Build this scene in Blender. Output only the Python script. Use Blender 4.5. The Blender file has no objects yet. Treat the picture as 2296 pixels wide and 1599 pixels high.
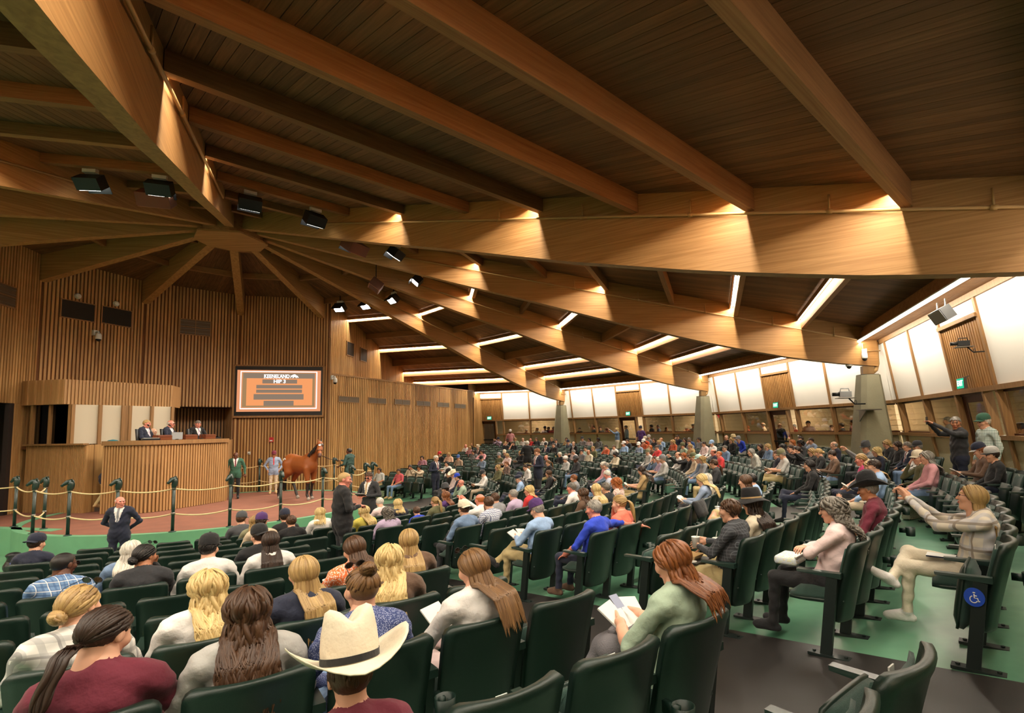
import bpy, math, random, zlib
import numpy as np
from mathutils import Matrix, Vector
random.seed(7); rng = np.random.default_rng(7)
scene = bpy.context.scene
COL = scene.collection
D2R = math.pi/180
# ------------------------------------------------------------------ camera, world, exposure
FPX, PITCH, ROLL = 1166.3, .0768, -.0172
CAMZ = 2.25                                   # camera above the show ring's floor (z = 0)
CAM = np.array([10.95, -16.425, CAMZ])        # origin: axis of the roof hub
cd = bpy.data.cameras.new('camera'); cam = bpy.data.objects.new('camera', cd); COL.objects.link(cam)
cd.sensor_fit = 'HORIZONTAL'; cd.sensor_width = 36.0; cd.lens = FPX/2296*36
cd.shift_x = -(1281.6-1148)/2296; cd.shift_y = (871.8-799.5)/2296
cd.clip_start = .05; cd.clip_end = 200
_c, _s = math.cos(PITCH), math.sin(PITCH); _cr, _sr = math.cos(ROLL), math.sin(ROLL)
_rt, _up, _fw = Vector((1,0,0)), Vector((0,-_s,_c)), Vector((0,_c,_s))
_r2, _u2 = _rt*_cr+_up*_sr, _up*_cr-_rt*_sr
_m = Matrix.Identity(4)
for _i in range(3): _m[_i][0], _m[_i][1], _m[_i][2] = _r2[_i], _u2[_i], -_fw[_i]
_m.translation = Vector(CAM); cam.matrix_world = _m
scene.camera = cam
w = bpy.data.worlds.new('world'); scene.world = w; w.use_nodes = True
w.node_tree.nodes['Background'].inputs[0].default_value = (.9,.8,.65,1); w.node_tree.nodes['Background'].inputs[1].default_value = .03
vs = scene.view_settings; vs.view_transform = 'Standard'; vs.look = 'None'; vs.exposure = 0.15; vs.gamma = 1; vs.use_curve_mapping = False
try:
    scene.cycles.use_denoising = True
    scene.cycles.max_bounces = 5; scene.cycles.diffuse_bounces = 3; scene.cycles.glossy_bounces = 2
    scene.cycles.use_adaptive_sampling = True; scene.cycles.adaptive_threshold = .03
    scene.cycles.transparent_max_bounces = 12; scene.cycles.sample_clamp_indirect = 4; scene.cycles.blur_glossy = 1.0
    scene.cycles.caustics_reflective = False; scene.cycles.caustics_refractive = False
except Exception: pass
TUBE_W, WALLSTRIP_W, FLOOD_W, CORR_W = 33.0, 20.0, 60.0, 90.0   # lamp powers: watts per metre, per metre, per flood, per added corridor panel
# ------------------------------------------------------------------ geometry of the hall (all measured about the hub axis)
A0 = -30.38                                    # angle of main beam 4; twelve beams, 30 degrees apart
def BANG(b): return A0+30*(4-b)
def P2(r, a): return np.array([r*math.cos(a*D2R), r*math.sin(a*D2R)])
def zdeck(r): return CAMZ+7.12-.2036*r
SLOPE = .0944
def ztop(r): return CAMZ-1.0-SLOPE*(17.3-r)
def zfloor(r): return ztop(min(max(r, 6.9), 19.95))-.92
ROWS = [17.98-.942*(11-k) for k in range(14)]
def proj(P):
    P = np.asarray(P, float)-CAM
    d = _c*P[...,1]+_s*P[...,2]; u = -_s*P[...,1]+_c*P[...,2]; x = P[...,0]/d; y = u/d
    x, y = _cr*x+_sr*y, -_sr*x+_cr*y
    return np.stack([1281.6+FPX*x, 871.8-FPX*y], -1)
def ray(px, py):
    x = (px-1281.6)/FPX; y = (871.8-py)/FPX
    x, y = _cr*x-_sr*y, _sr*x+_cr*y
    return np.array([x, _c-_s*y, _s+_c*y])
def at_z(px, py, z): r = ray(px, py); return CAM+r*((z-CAMZ)/r[2])
def at_depth(px, py, d): r = ray(px, py); return CAM+r*(d/r[1])
# ------------------------------------------------------------------ materials
def hexc(h):
    h = h.lstrip('#'); v = [int(h[i:i+2],16)/255 for i in (0,2,4)]
    return tuple(((c/12.92) if c <= .04045 else ((c+.055)/1.055)**2.4) for c in v)
MATS = {}
def nt_new(name):
    m = bpy.data.materials.new(name); m.use_nodes = True; nt = m.node_tree
    b = nt.nodes['Principled BSDF']; return m, nt, b
def mat(name, col, rough=.6, bump=0, bscale=60, var=.0, vscale=8, metal=0, spec=.5, sheen=0, emit=0):
    if name in MATS: return MATS[name]
    c = hexc(col) if isinstance(col, str) else col
    m, nt, b = nt_new(name); N, L = nt.nodes, nt.links
    b.inputs['Roughness'].default_value = rough; b.inputs['Metallic'].default_value = metal; b.inputs['Specular IOR Level'].default_value = spec
    if sheen: b.inputs['Sheen Weight'].default_value = sheen
    b.inputs['Base Color'].default_value = (*c,1)
    tc = None
    if var or bump: tc = N.new('ShaderNodeTexCoord')
    if var:
        no = N.new('ShaderNodeTexNoise'); no.inputs['Scale'].default_value = vscale; no.inputs['Detail'].default_value = 4
        L.new(tc.outputs['Object'], no.inputs['Vector'])
        mx = N.new('ShaderNodeMix'); mx.data_type = 'RGBA'
        mx.inputs[6].default_value = (*[x*(1-var) for x in c],1); mx.inputs[7].default_value = (*[min(1,x*(1+var)) for x in c],1)
        L.new(no.outputs['Fac'], mx.inputs[0]); L.new(mx.outputs[2], b.inputs['Base Color'])
    if bump:
        nb = N.new('ShaderNodeTexNoise'); nb.inputs['Scale'].default_value = bscale; nb.inputs['Detail'].default_value = 3
        L.new(tc.outputs['Object'], nb.inputs['Vector'])
        bp = N.new('ShaderNodeBump'); bp.inputs['Strength'].default_value = bump; bp.inputs['Distance'].default_value = .02
        L.new(nb.outputs['Fac'], bp.inputs['Height']); L.new(bp.outputs['Normal'], b.inputs['Normal'])
    if emit:
        b.inputs['Emission Color'].default_value = (*c,1); b.inputs['Emission Strength'].default_value = emit
    MATS[name] = m; return m
def emis(name, col, strength):
    if name in MATS: return MATS[name]
    c = hexc(col) if isinstance(col, str) else col
    m = bpy.data.materials.new(name); m.use_nodes = True; nt = m.node_tree; nt.nodes.clear()
    o = nt.nodes.new('ShaderNodeOutputMaterial'); e = nt.nodes.new('ShaderNodeEmission'); e.inputs[0].default_value = (*c,1); e.inputs[1].default_value = strength
    nt.links.new(e.outputs[0], o.inputs[0]); MATS[name] = m; m.cycles.emission_sampling = 'NONE'; return m
def wood(name, dark, light, axis='X', rough=.55, gscale=1.0, island=.25, objrand=0, spec=.35, sc=None):
    """grain running along one object axis, tone differing from piece to piece"""
    if name in MATS: return MATS[name]
    m, nt, b = nt_new(name); N, L = nt.nodes, nt.links
    tc = N.new('ShaderNodeTexCoord'); mp = N.new('ShaderNodeMapping')
    sc = sc or {'X':(.6,14,14),'Y':(14,.6,14),'Z':(14,14,.6)}[axis]
    mp.inputs['Scale'].default_value = tuple(x*gscale for x in sc)
    L.new(tc.outputs['Object'], mp.inputs['Vector'])
    no = N.new('ShaderNodeTexNoise'); no.inputs['Scale'].default_value = 1.6; no.inputs['Detail'].default_value = 6; no.inputs['Distortion'].default_value = .6
    L.new(mp.outputs[0], no.inputs['Vector'])
    rp = N.new('ShaderNodeValToRGB'); rp.color_ramp.elements[0].position = .28; rp.color_ramp.elements[1].position = .75
    rp.color_ramp.elements[0].color = (*hexc(dark),1); rp.color_ramp.elements[1].color = (*hexc(light),1)
    L.new(no.outputs['Fac'], rp.inputs[0])
    hs = N.new('ShaderNodeHueSaturation'); L.new(rp.outputs[0], hs.inputs['Color'])
    mr = N.new('ShaderNodeMapRange'); mr.inputs[3].default_value = 1-max(island,objrand); mr.inputs[4].default_value = 1+max(island,objrand)
    if objrand:
        oi = N.new('ShaderNodeObjectInfo'); L.new(oi.outputs['Random'], mr.inputs[0])
        va = N.new('ShaderNodeVectorMath'); va.operation = 'ADD'; L.new(tc.outputs['Object'], va.inputs[0])
        vm = N.new('ShaderNodeVectorMath'); vm.operation = 'SCALE'; vm.inputs[0].default_value = (37,11,53); L.new(oi.outputs['Random'], vm.inputs['Scale']); L.new(vm.outputs[0], va.inputs[1])
        L.new(va.outputs[0], mp.inputs['Vector'])
    else:
        ge = N.new('ShaderNodeNewGeometry'); L.new(ge.outputs['Random Per Island'], mr.inputs[0])
    L.new(mr.outputs[0], hs.inputs['Value']); L.new(hs.outputs[0], b.inputs['Base Color'])
    b.inputs['Roughness'].default_value = rough; b.inputs['Specular IOR Level'].default_value = spec
    bp = N.new('ShaderNodeBump'); bp.inputs['Strength'].default_value = .15; bp.inputs['Distance'].default_value = .004
    L.new(no.outputs['Fac'], bp.inputs['Height']); L.new(bp.outputs['Normal'], b.inputs['Normal'])
    MATS[name] = m; return m
def plaid(name, base, c1, c2, scale=22):
    if name in MATS: return MATS[name]
    m, nt, b = nt_new(name); N, L = nt.nodes, nt.links
    tc = N.new('ShaderNodeTexCoord'); sp = N.new('ShaderNodeSeparateXYZ'); L.new(tc.outputs['Object'], sp.inputs[0])
    def stripes(sock, w, k):
        mu = N.new('ShaderNodeMath'); mu.operation = 'MULTIPLY'; mu.inputs[1].default_value = k; L.new(sock, mu.inputs[0])
        fr = N.new('ShaderNodeMath'); fr.operation = 'FRACT'; L.new(mu.outputs[0], fr.inputs[0])
        lt = N.new('ShaderNodeMath'); lt.operation = 'LESS_THAN'; lt.inputs[1].default_value = w; L.new(fr.outputs[0], lt.inputs[0]); return lt.outputs[0]
    ad = N.new('ShaderNodeMath'); ad.operation = 'ADD'; L.new(sp.outputs[0], ad.inputs[0]); L.new(sp.outputs[1], ad.inputs[1])
    prev = None
    for sock, wd, k, c, f in ((ad.outputs[0],.38,scale,c1,.6),(sp.outputs[2],.38,scale,c1,.6),(ad.outputs[0],.09,scale*.5,c2,.85),(sp.outputs[2],.09,scale*.5,c2,.85)):
        st = stripes(sock, wd, k); mm = N.new('ShaderNodeMath'); mm.operation = 'MULTIPLY'; mm.inputs[1].default_value = f; L.new(st, mm.inputs[0])
        mx = N.new('ShaderNodeMix'); mx.data_type = 'RGBA'; L.new(mm.outputs[0], mx.inputs[0]); mx.inputs[7].default_value = (*hexc(c),1)
        if prev is None: mx.inputs[6].default_value = (*hexc(base),1)
        else: L.new(prev, mx.inputs[6])
        prev = mx.outputs[2]
    L.new(prev, b.inputs['Base Color']); b.inputs['Roughness'].default_value = .85
    MATS[name] = m; return m
def floral(name, base, c1, c2, scale=45):
    if name in MATS: return MATS[name]
    m, nt, b = nt_new(name); N, L = nt.nodes, nt.links
    tc = N.new('ShaderNodeTexCoord'); vo = N.new('ShaderNodeTexVoronoi'); vo.inputs['Scale'].default_value = scale; L.new(tc.outputs['Object'], vo.inputs['Vector'])
    rp = N.new('ShaderNodeValToRGB'); rp.color_ramp.interpolation = 'CONSTANT'; e = rp.color_ramp.elements
    e[0].position = 0; e[0].color = (*hexc(c2),1); e[1].position = .22; e[1].color = (*hexc(c1),1)
    x = e.new(.42); x.color = (*hexc(base),1)
    L.new(vo.outputs['Distance'], rp.inputs[0]); L.new(rp.outputs[0], b.inputs['Base Color']); b.inputs['Roughness'].default_value = .85
    MATS[name] = m; return m
def glass_mat(name='window_glass', tint=(.75,.7,.62), refl=.10):
    if name in MATS: return MATS[name]
    m = bpy.data.materials.new(name); m.use_nodes = True; nt = m.node_tree; nt.nodes.clear(); N, L = nt.nodes, nt.links
    o = N.new('ShaderNodeOutputMaterial'); t = N.new('ShaderNodeBsdfTransparent'); t.inputs[0].default_value = (*tint,1)
    g = N.new('ShaderNodeBsdfGlossy'); g.inputs['Roughness'].default_value = .02; g.inputs[0].default_value = (.9,.9,.9,1)
    mx = N.new('ShaderNodeMixShader'); mx.inputs[0].default_value = refl; L.new(t.outputs[0], mx.inputs[1]); L.new(g.outputs[0], mx.inputs[2]); L.new(mx.outputs[0], o.inputs[0])
    MATS[name] = m; return m
# ------------------------------------------------------------------ mesh helpers
def mesh_np(name, V, F, mats, mi=None, smooth=False):
    me = bpy.data.meshes.new(name)
    V = np.asarray(V, np.float32); 
    if isinstance(F, np.ndarray):
        n, k = F.shape
        me.vertices.add(len(V)); me.vertices.foreach_set('co', V.ravel())
        me.loops.add(n*k); me.loops.foreach_set('vertex_index', F.astype(np.int32).ravel())
        me.polygons.add(n); me.polygons.foreach_set('loop_start', np.arange(0,n*k,k,dtype=np.int32))
        me.update(calc_edges=True)
    else:
        me.from_pydata(V.tolist(), [], F); me.update()
    for m in (mats if isinstance(mats,(list,tuple)) else [mats]): me.materials.append(m)
    if mi is not None: me.polygons.foreach_set('material_index', np.asarray(mi, np.int32))
    if smooth: me.polygons.foreach_set('use_smooth', np.ones(len(me.polygons), bool))
    me.validate(verbose=False)
    return me
def obj(name, me, parent=None, loc=None, rotz=None, mw=None, scale=None):
    o = bpy.data.objects.new(name, me); COL.objects.link(o)
    if parent is not None: o.parent = parent
    if mw is not None: o.matrix_local = mw
    else:
        if loc is not None: o.location = loc
        if rotz is not None: o.rotation_euler = (0,0,rotz)
        if scale is not None: o.scale = scale
    return o
def tag(o, label=None, cat=None, group=None, kind=None):
    if label: o['label'] = label
    if cat: o['category'] = cat
    if group: o['group'] = group
    if kind: o['kind'] = kind
    return o
def empty(name, loc=(0,0,0), rotz=0, label=None, cat=None, group=None, kind=None):
    o = bpy.data.objects.new(name, None); COL.objects.link(o); o.location = loc; o.rotation_euler = (0,0,rotz); o.empty_display_size = .1
    return tag(o, label, cat, group, kind)
class MB:
    def __init__(s): s.v = []; s.f = []; s.m = []
    def add(s, V, F, mi=0):
        n = len(s.v); s.v.extend([tuple(map(float,p)) for p in V]); s.f.extend([tuple(i+n for i in f) for f in F]); s.m.extend([mi]*len(F)); return s
    def box(s, c, d, rotz=0, mi=0, M=None):
        hx, hy, hz = d[0]/2, d[1]/2, d[2]/2
        V = [(-hx,-hy,-hz),(hx,-hy,-hz),(hx,hy,-hz),(-hx,hy,-hz),(-hx,-hy,hz),(hx,-hy,hz),(hx,hy,hz),(-hx,hy,hz)]
        if M is not None: V = [tuple(M@Vector(p)) for p in V]
        elif rotz:
            ca, sa = math.cos(rotz), math.sin(rotz); V = [(x*ca-y*sa, x*sa+y*ca, z) for x,y,z in V]
        V = [(x+c[0], y+c[1], z+c[2]) for x,y,z in V]
        return s.add(V, [(0,3,2,1),(4,5,6,7),(0,1,5,4),(1,2,6,5),(2,3,7,6),(3,0,4,7)], mi)
    def bar(s, p0, p1, w, h, mi=0, up=(0,0,1)):
        """box of section w x h running from p0 to p1"""
        p0, p1 = Vector(p0), Vector(p1); d = (p1-p0); L = d.length
        if L < 1e-6: return s
        d.normalize(); u = Vector(up); x = d.cross(u)
        if x.length < 1e-4: u = Vector((0,1,0)); x = d.cross(u)
        x.normalize(); u = x.cross(d)
        V = []
        for p in (p0, p1):
            for a, b in ((-1,-1),(1,-1),(1,1),(-1,1)): V.append(p+x*(a*w/2)+u*(b*h/2))
        return s.add(V, [(0,1,2,3),(7,6,5,4),(0,4,5,1),(1,5,6,2),(2,6,7,3),(3,7,4,0)], mi)
    def tube(s, pts, rad, n=8, mi=0, cap=True):
        pts = [Vector(p) for p in pts]; R = rad if isinstance(rad,(list,tuple)) else [rad]*len(pts)
        V = []; F = []; prev = None
        for i, p in enumerate(pts):
            d = (pts[min(i+1,len(pts)-1)]-pts[max(i-1,0)]).normalized()
            a = prev if prev is not None else (Vector((0,0,1)) if abs(d.z) < .9 else Vector((1,0,0)))
            x = d.cross(a)
            if x.length < 1e-5: x = d.cross(Vector((.3,.9,.1)))
            x.normalize(); y = x.cross(d).normalized(); prev = y
            for k in range(n):
                t = 2*math.pi*k/n; V.append(p+x*(math.cos(t)*R[i])+y*(math.sin(t)*R[i]))
        for i in range(len(pts)-1):
            for k in range(n):
                k2 = (k+1)%n; F.append((i*n+k, i*n+k2, (i+1)*n+k2, (i+1)*n+k))
        if cap: F.append(tuple(range(n-1,-1,-1))); F.append(tuple((len(pts)-1)*n+k for k in range(n)))
        return s.add(V, F, mi)
    def prism(s, poly, z0, z1, mi=0):
        """poly: ccw xy points; z0/z1 numbers or lists"""
        n = len(poly); Z0 = z0 if isinstance(z0,(list,tuple)) else [z0]*n; Z1 = z1 if isinstance(z1,(list,tuple)) else [z1]*n
        V = [(p[0],p[1],Z0[i]) for i,p in enumerate(poly)]+[(p[0],p[1],Z1[i]) for i,p in enumerate(poly)]
        F = [tuple(range(n-1,-1,-1)), tuple(range(n,2*n))]+[(i,(i+1)%n,(i+1)%n+n,i+n) for i in range(n)]
        return s.add(V, F, mi)
    def lathe(s, prof, n=16, c=(0,0,0), mi=0, close=True):
        V = []; F = []
        for r, z in prof:
            for k in range(n): t = 2*math.pi*k/n; V.append((c[0]+r*math.cos(t), c[1]+r*math.sin(t), c[2]+z))
        for i in range(len(prof)-1):
            for k in range(n): F.append((i*n+k, i*n+(k+1)%n, (i+1)*n+(k+1)%n, (i+1)*n+k))
        if close:
            F.append(tuple(range(n-1,-1,-1))); F.append(tuple((len(prof)-1)*n+k for k in range(n)))
        return s.add(V, F, mi)
    def xform(s, M): s.v = [tuple(M@Vector(p)) for p in s.v]; return s
    def mesh(s, name, mats, smooth=False): return mesh_np(name, s.v, s.f, mats, s.m, smooth)
    def build(s, name, mats, parent=None, smooth=False, **kw): return obj(name, s.mesh(name, mats, smooth), parent, **kw)
def bevel(o, w=.01, seg=2):
    b = o.modifiers.new('bevel','BEVEL'); b.width = w; b.segments = seg; b.limit_method = 'ANGLE'; b.angle_limit = .7; return o
def text_mesh(body, size, extrude=.002, bold=0.0, shear=0):
    cu = bpy.data.curves.new('text','FONT'); cu.body = body; cu.size = size; cu.extrude = extrude; cu.offset = bold; cu.align_x = 'CENTER'; cu.align_y = 'CENTER'; cu.shear = shear; cu.resolution_u = 3
    o = bpy.data.objects.new('text', cu); COL.objects.link(o); dg = bpy.context.evaluated_depsgraph_get()
    me = bpy.data.meshes.new_from_object(o.evaluated_get(dg)); bpy.data.objects.remove(o); bpy.data.curves.remove(cu); me.materials.clear(); return me
def frame_M(origin, xdir, zdir=(0,0,1)):
    """local x along xdir, local z along zdir, local y = z cross x"""
    x = Vector(xdir).normalized(); z = Vector(zdir).normalized(); y = z.cross(x).normalized(); z = x.cross(y)
    M = Matrix.Identity(4)
    for i in range(3): M[i][0], M[i][1], M[i][2] = x[i], y[i], z[i]
    M.translation = Vector(origin); return M
ORD = ['first','second','third','fourth','fifth','sixth','seventh','eighth','ninth','tenth','eleventh','twelfth','thirteenth','fourteenth','fifteenth','sixteenth','seventeenth','eighteenth','nineteenth','twentieth']
# ------------------------------------------------------------------ shared materials of the hall
W_BEAM = wood('glulam', '#93683a', '#bb8d57', 'X', .55, island=.06, sc=(.5,9,22))
W_PURL = wood('purlin_wood', '#7d5430', '#9a6f45', 'Y', .6, objrand=.1, sc=(3,5,6))
W_DECK = wood('deck_wood', '#5f4126', '#80593a', 'X', .65, objrand=.22, sc=(10,2.5,2))
W_DECK2 = wood('deck_wood_joined', '#5f4126', '#80593a', 'X', .65, island=.22, sc=(.5,9,9))
W_SLAT = wood('wall_slat', '#a27747', '#c79d66', 'Z', .5, island=.17, sc=(6,6,.5))
W_BACK = mat('slat_backing', '#6b4220', .8, var=.2, vscale=2)
W_TRIM = wood('trim_wood', '#7e5c38', '#9a744a', 'Z', .5, island=.08)
W_PODI = wood('podium_wood', '#987046', '#b58d5d', 'Z', .5, island=.08)
M_PANEL = mat('white_panel', '#e9e4da', .75, var=.03, vscale=1.5)
M_BEIGE = mat('fabric_panel', '#cbbfa8', .95, bump=.25, bscale=220)
M_STUCCO = mat('stucco', '#b9ab8c', .9, bump=.5, bscale=45, var=.12, vscale=30)
M_CONC = mat('concrete', '#8f8a72', .85, bump=.25, bscale=18, var=.18, vscale=3)
M_DOOR = wood('door_wood', '#3a1c12', '#54301c', 'Z', .35, island=.05)
M_PIPE = mat('pipe_paint', '#b48d57', .5)
M_BLACK = mat('black_metal', '#101112', .45, spec=.4)
M_STEEL = mat('steel', '#77746d', .4, metal=.8)
M_WHITEP = mat('white_plastic', '#d9d7d0', .45)
M_GREENF = None
def floor_mat():
    m, nt, b = nt_new('green_floor_paint'); N, L = nt.nodes, nt.links
    tc = N.new('ShaderNodeTexCoord'); no = N.new('ShaderNodeTexNoise'); no.inputs['Scale'].default_value = 1.1; no.inputs['Detail'].default_value = 5
    L.new(tc.outputs['Object'], no.inputs['Vector'])
    rp = N.new('ShaderNodeValToRGB'); e = rp.color_ramp.elements
    e[0].position = .35; e[0].color = (*hexc('#48755b'),1); e[1].position = .68; e[1].color = (*hexc('#6b9a7b'),1)
    L.new(no.outputs['Fac'], rp.inputs[0]); L.new(rp.outputs[0], b.inputs['Base Color'])
    n2 = N.new('ShaderNodeTexNoise'); n2.inputs['Scale'].default_value = 3; mr = N.new('ShaderNodeMapRange'); mr.inputs[3].default_value = .22; mr.inputs[4].default_value = .45
    L.new(tc.outputs['Object'], n2.inputs['Vector']); L.new(n2.outputs['Fac'], mr.inputs[0]); L.new(mr.outputs[0], b.inputs['Roughness'])
    MATS['green_floor_paint'] = m; return m
M_GREENF = floor_mat()
M_GREENC = mat('green_curb_paint', '#659d78', .5, var=.12, vscale=4)
M_RUNNER = mat('black_rubber', '#272422', .42, bump=.15, bscale=300, var=.2, vscale=5)
M_RING = mat('ring_rubber', '#80513f', .85, bump=.5, bscale=120, var=.3, vscale=2.2)
GLASS = glass_mat()
# ------------------------------------------------------------------ ceiling: beams, purlins, planks, hub
ceiling = empty('ceiling', kind='structure')
RB = [0.9,1.22,4,7.28,9.86,11.41,12.7,14.02,15.0,15.87,16.8,17.69,18.6,19.45,20.55]; ZB = [6.42,6.347,5.6,4.70,4.03,3.6,3.25,2.93,2.69,2.5,2.31,2.14,2.0,1.89,1.79]
def zbot(r): return CAMZ+float(np.interp(r, RB, ZB))
def beam_mesh(r1):
    rs = [r for r in RB if r < r1-.05]+[r1]; V = []; F = []; hw = .124; n = len(rs)
    for r in rs:
        for y in (-hw, hw): V += [(r,y,zbot(r)), (r,y,zdeck(r)+.02)]
    for i in range(n-1):
        a = i*4; b = a+4
        F += [(a,b,b+1,a+1),(a+2,a+3,b+3,b+2),(a,a+2,b+2,b),(a+1,b+1,b+3,a+3)]
    F += [(0,1,3,2),((n-1)*4,(n-1)*4+2,(n-1)*4+3,(n-1)*4+1)]
    return mesh_np('beam', V, F, W_BEAM)
ML, MS = beam_mesh(20.55), beam_mesh(6.1)
for b in range(1,13): obj('beam', ML if b <= 7 else MS, ceiling, rotz=BANG(b)*D2R)
# hub plate and drum
hub = [P2(1.05,a) for a in (-164,-113,-44,21,70,115,160)]
MB().prism(hub, CAMZ+6.24, CAMZ+6.30).build('hub_plate', W_BEAM, ceiling)
MB().prism([P2(.92,a*30) for a in range(12)], CAMZ+6.30, CAMZ+7.1).build('hub_drum', W_PURL, ceiling)
cube = MB().box((0,0,0),(1,1,1)).mesh('plank', W_DECK)
cubep = MB().box((0,0,0),(1,1,1)).mesh('purlin', W_PURL)
C15, S15, T15 = math.cos(15*D2R), math.sin(15*D2R), math.tan(15*D2R)
PUR = [(2.0,.2),(4.05,.2),(6.1,.22),(8.15,.24),(10.2,.26),(12.15,.30),(14.2,.37),(16.2,.39),(18.3,.40)]
AUD = [-135.38,-105.38,-75.38,-45.38,-15.38,14.62,44.62,74.62]      # bisectors of the audience bays
BACK = [104.62,134.62,164.62,194.62]
for A in AUD+BACK:
    for r, h in PUR:
        if A in BACK and r > 6.0: continue
        p = P2(r*C15, A); obj('purlin', cubep, ceiling, loc=(p[0],p[1],zdeck(r)-h/2+.01), rotz=A*D2R, scale=(.13, 2*(r*S15-.125), h))
beta = math.atan(.2108)
def plank_span(t, a1): return max(abs(t)/T15, .7), a1
PW = .140
for A in AUD+BACK:
    a1 = 20.4 if A in AUD else 6.3
    nmax = int(a1*T15/PW)
    single = A in (-45.38,-75.38,-15.38,-105.38)
    jm = MB()
    for i in range(-nmax, nmax+1):
        t = i*PW; a0, ae = plank_span(t, a1)
        if ae-a0 < .15: continue
        am = (a0+ae)/2; ln = (ae-a0)/math.cos(beta); z = CAMZ+7.12-.2108*am+.022
        if single:
            p = P2(am, A)+P2(t, A+90)
            o = obj('plank', cube, ceiling, loc=(p[0],p[1],z)); o.rotation_euler = (0, beta, A*D2R); o.scale = (ln, PW-.007, .04)
        else:
            M = Matrix.Rotation(beta,3,'Y'); jm.box((am, t, z), (ln, PW-.007, .04), M=M)
    if not single: tag(jm.build('planking', W_DECK2, ceiling, rotz=A*D2R), kind='stuff')
    q = [P2(.3,A), P2((a1+.9)/C15,A-15), P2((a1+.9)/C15,A+15)]
    zz = [zdeck(.3)+.10, zdeck((a1+.9)/C15)+.10, zdeck((a1+.9)/C15)+.10]
    MB().prism(q, zz, [v+.06 for v in zz]).build('roof_light_block', W_BACK, ceiling)  # unseen cover added above the planks to keep world light out
# sprinkler pipes along the beam sides
for b, sd in ((1,-1),(2,-1),(3,-1),(4,-1),(5,1),(5,-1),(6,1),(7,1)):
    a = BANG(b); off = sd*.18
    zz = lambda r: CAMZ+6.69-.204*r
    m = MB(); d = P2(1,a); n = P2(1,a+90)
    pt = lambda r, dz=0: (*(d*r+n*off), zz(r)+dz)
    m.tube([pt(5.2), pt(20.1)], .024, 8)
    for r in (11.1,13.1,15.2,17.3,19.2): m.tube([pt(r), pt(r,.26)], .015, 6); m.tube([pt(r-.04), pt(r+.04)], .036, 8)
    m.build('sprinkler_pipe', M_PIPE, ceiling, smooth=True)
# ------------------------------------------------------------------ strip lights in the coves of the purlins
M_TUBE = emis('lamp_tube', (1.0,.93,.80), 9.0)
BAYNAME = {-135.38:'far left bay', -105.38:'left bay behind the camera', -75.38:'bay at the upper left', -45.38:'bay above the near aisle', -15.38:'bay in front of the right pillar', 14.62:'bay between the right and middle pillars', 44.62:'bay between the middle and far pillars', 74.62:'bay beside the slatted wall'}
def area(name, parent, M, sx, sy, power, col=(1,.89,.72)):
    l = bpy.data.lights.new(name, 'AREA'); l.shape = 'RECTANGLE'; l.size = sx; l.size_y = sy; l.energy = power; l.color = col
    o = bpy.data.objects.new(name, l); COL.objects.link(o); o.parent = parent; o.matrix_local = M; return o
def strip_light(A, r, h, rank):
    a = r*C15; ln = 2*(r*S15-.14); zb = zdeck(r)-h
    p = P2(a, A); e = empty('strip_light', (p[0],p[1],zb), A*D2R, f'{rank} fluorescent strip from the roof hub, {BAYNAME[A]}', 'strip light', 'strip lights along the roof purlins')
    n = max(1, int(round(ln/2.4))); seg = ln/n
    for i in range(n):
        y0 = -ln/2+i*seg
        MB().tube([(-.115,y0+.02,h-.085),(-.115,y0+seg-.02,h-.085)], .022, 8).build('tube', M_TUBE, e, smooth=True)
    MB().box((-.180,0,h-.075),(.018,ln,.12)).build('valance', W_PURL, e)
    MB().box((-.10,0,h-.035),(.06,ln,.04)).build('channel', M_WHITEP, e)
    for i in range(n+1):
        y = -ln/2+.03+(ln-.06)*i/n; MB().box((-.125,y,h-.03),(.11,.02,.012)).build('bracket', M_STEEL, e)
    area('lamp_light', e, Matrix.Translation((-.095,0,h-.115)), .04, ln, TUBE_W*ln)
for A in AUD:
    for i, (r, h) in enumerate([(8.15,.24),(12.15,.30),(16.2,.39),(18.3,.40)]): strip_light(A, r, h, ['first','second','third','fourth'][i])
# ------------------------------------------------------------------ floods round the hub
M_FLOODF = emis('flood_lens', (1,.97,.92), 14.0)
def flood(phi, i, r=5.8, z=CAMZ+5.4):
    p = P2(r, phi); lab = f'black box floodlight near the roof hub, {ORD[i]} counting from the left'
    e = empty('flood_light', (p[0],p[1],z), (phi+180)*D2R, lab, 'floodlight', 'floodlights round the roof hub')
    M = Matrix.Rotation(50*D2R,4,'Y')                       # local x: beam direction, tipped down
    MB().box((0,0,0),(.26,.46,.30)).xform(M).build('housing', M_BLACK, e)
    MB().box((.135,0,0),(.012,.40,.24)).xform(M).build('lens', M_FLOODF, e)
    MB().box((.20,0,.16),(.16,.46,.012)).xform(M).build('visor', M_BLACK, e)
    MB().box((-.02,0,.24),(.10,.26,.09)).build('ballast', M_WHITEP, e)
    up = zdeck(r)-z
    MB().bar((0,0,.2),(0,0,up-.02),.03,.03).build('hanger', M_BLACK, e)
    l = bpy.data.lights.new('flood_beam','SPOT'); l.energy = FLOOD_W*10; l.color = (1,.88,.72); l.spot_size = 95*D2R; l.spot_blend = .7; l.shadow_soft_size = .18
    o = bpy.data.objects.new('flood_beam', l); COL.objects.link(o); o.parent = e
    d = M@Vector((1,0,0)); o.matrix_local = Matrix.Translation(d*.16)@(-d).to_track_quat('Z','Y').to_matrix().to_4x4()
for i, ph in enumerate((-82.1,-69.6,-52.9,-38.7,-20.4,-10.2,18.5,49.7,66.6,80.1)): flood(ph, i, 5.0 if i == 4 else 5.8)
M_SPK = mat('speaker_brown', '#5a3320', .6); M_SPKG = mat('speaker_frame', '#a86f54', .5)
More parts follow.
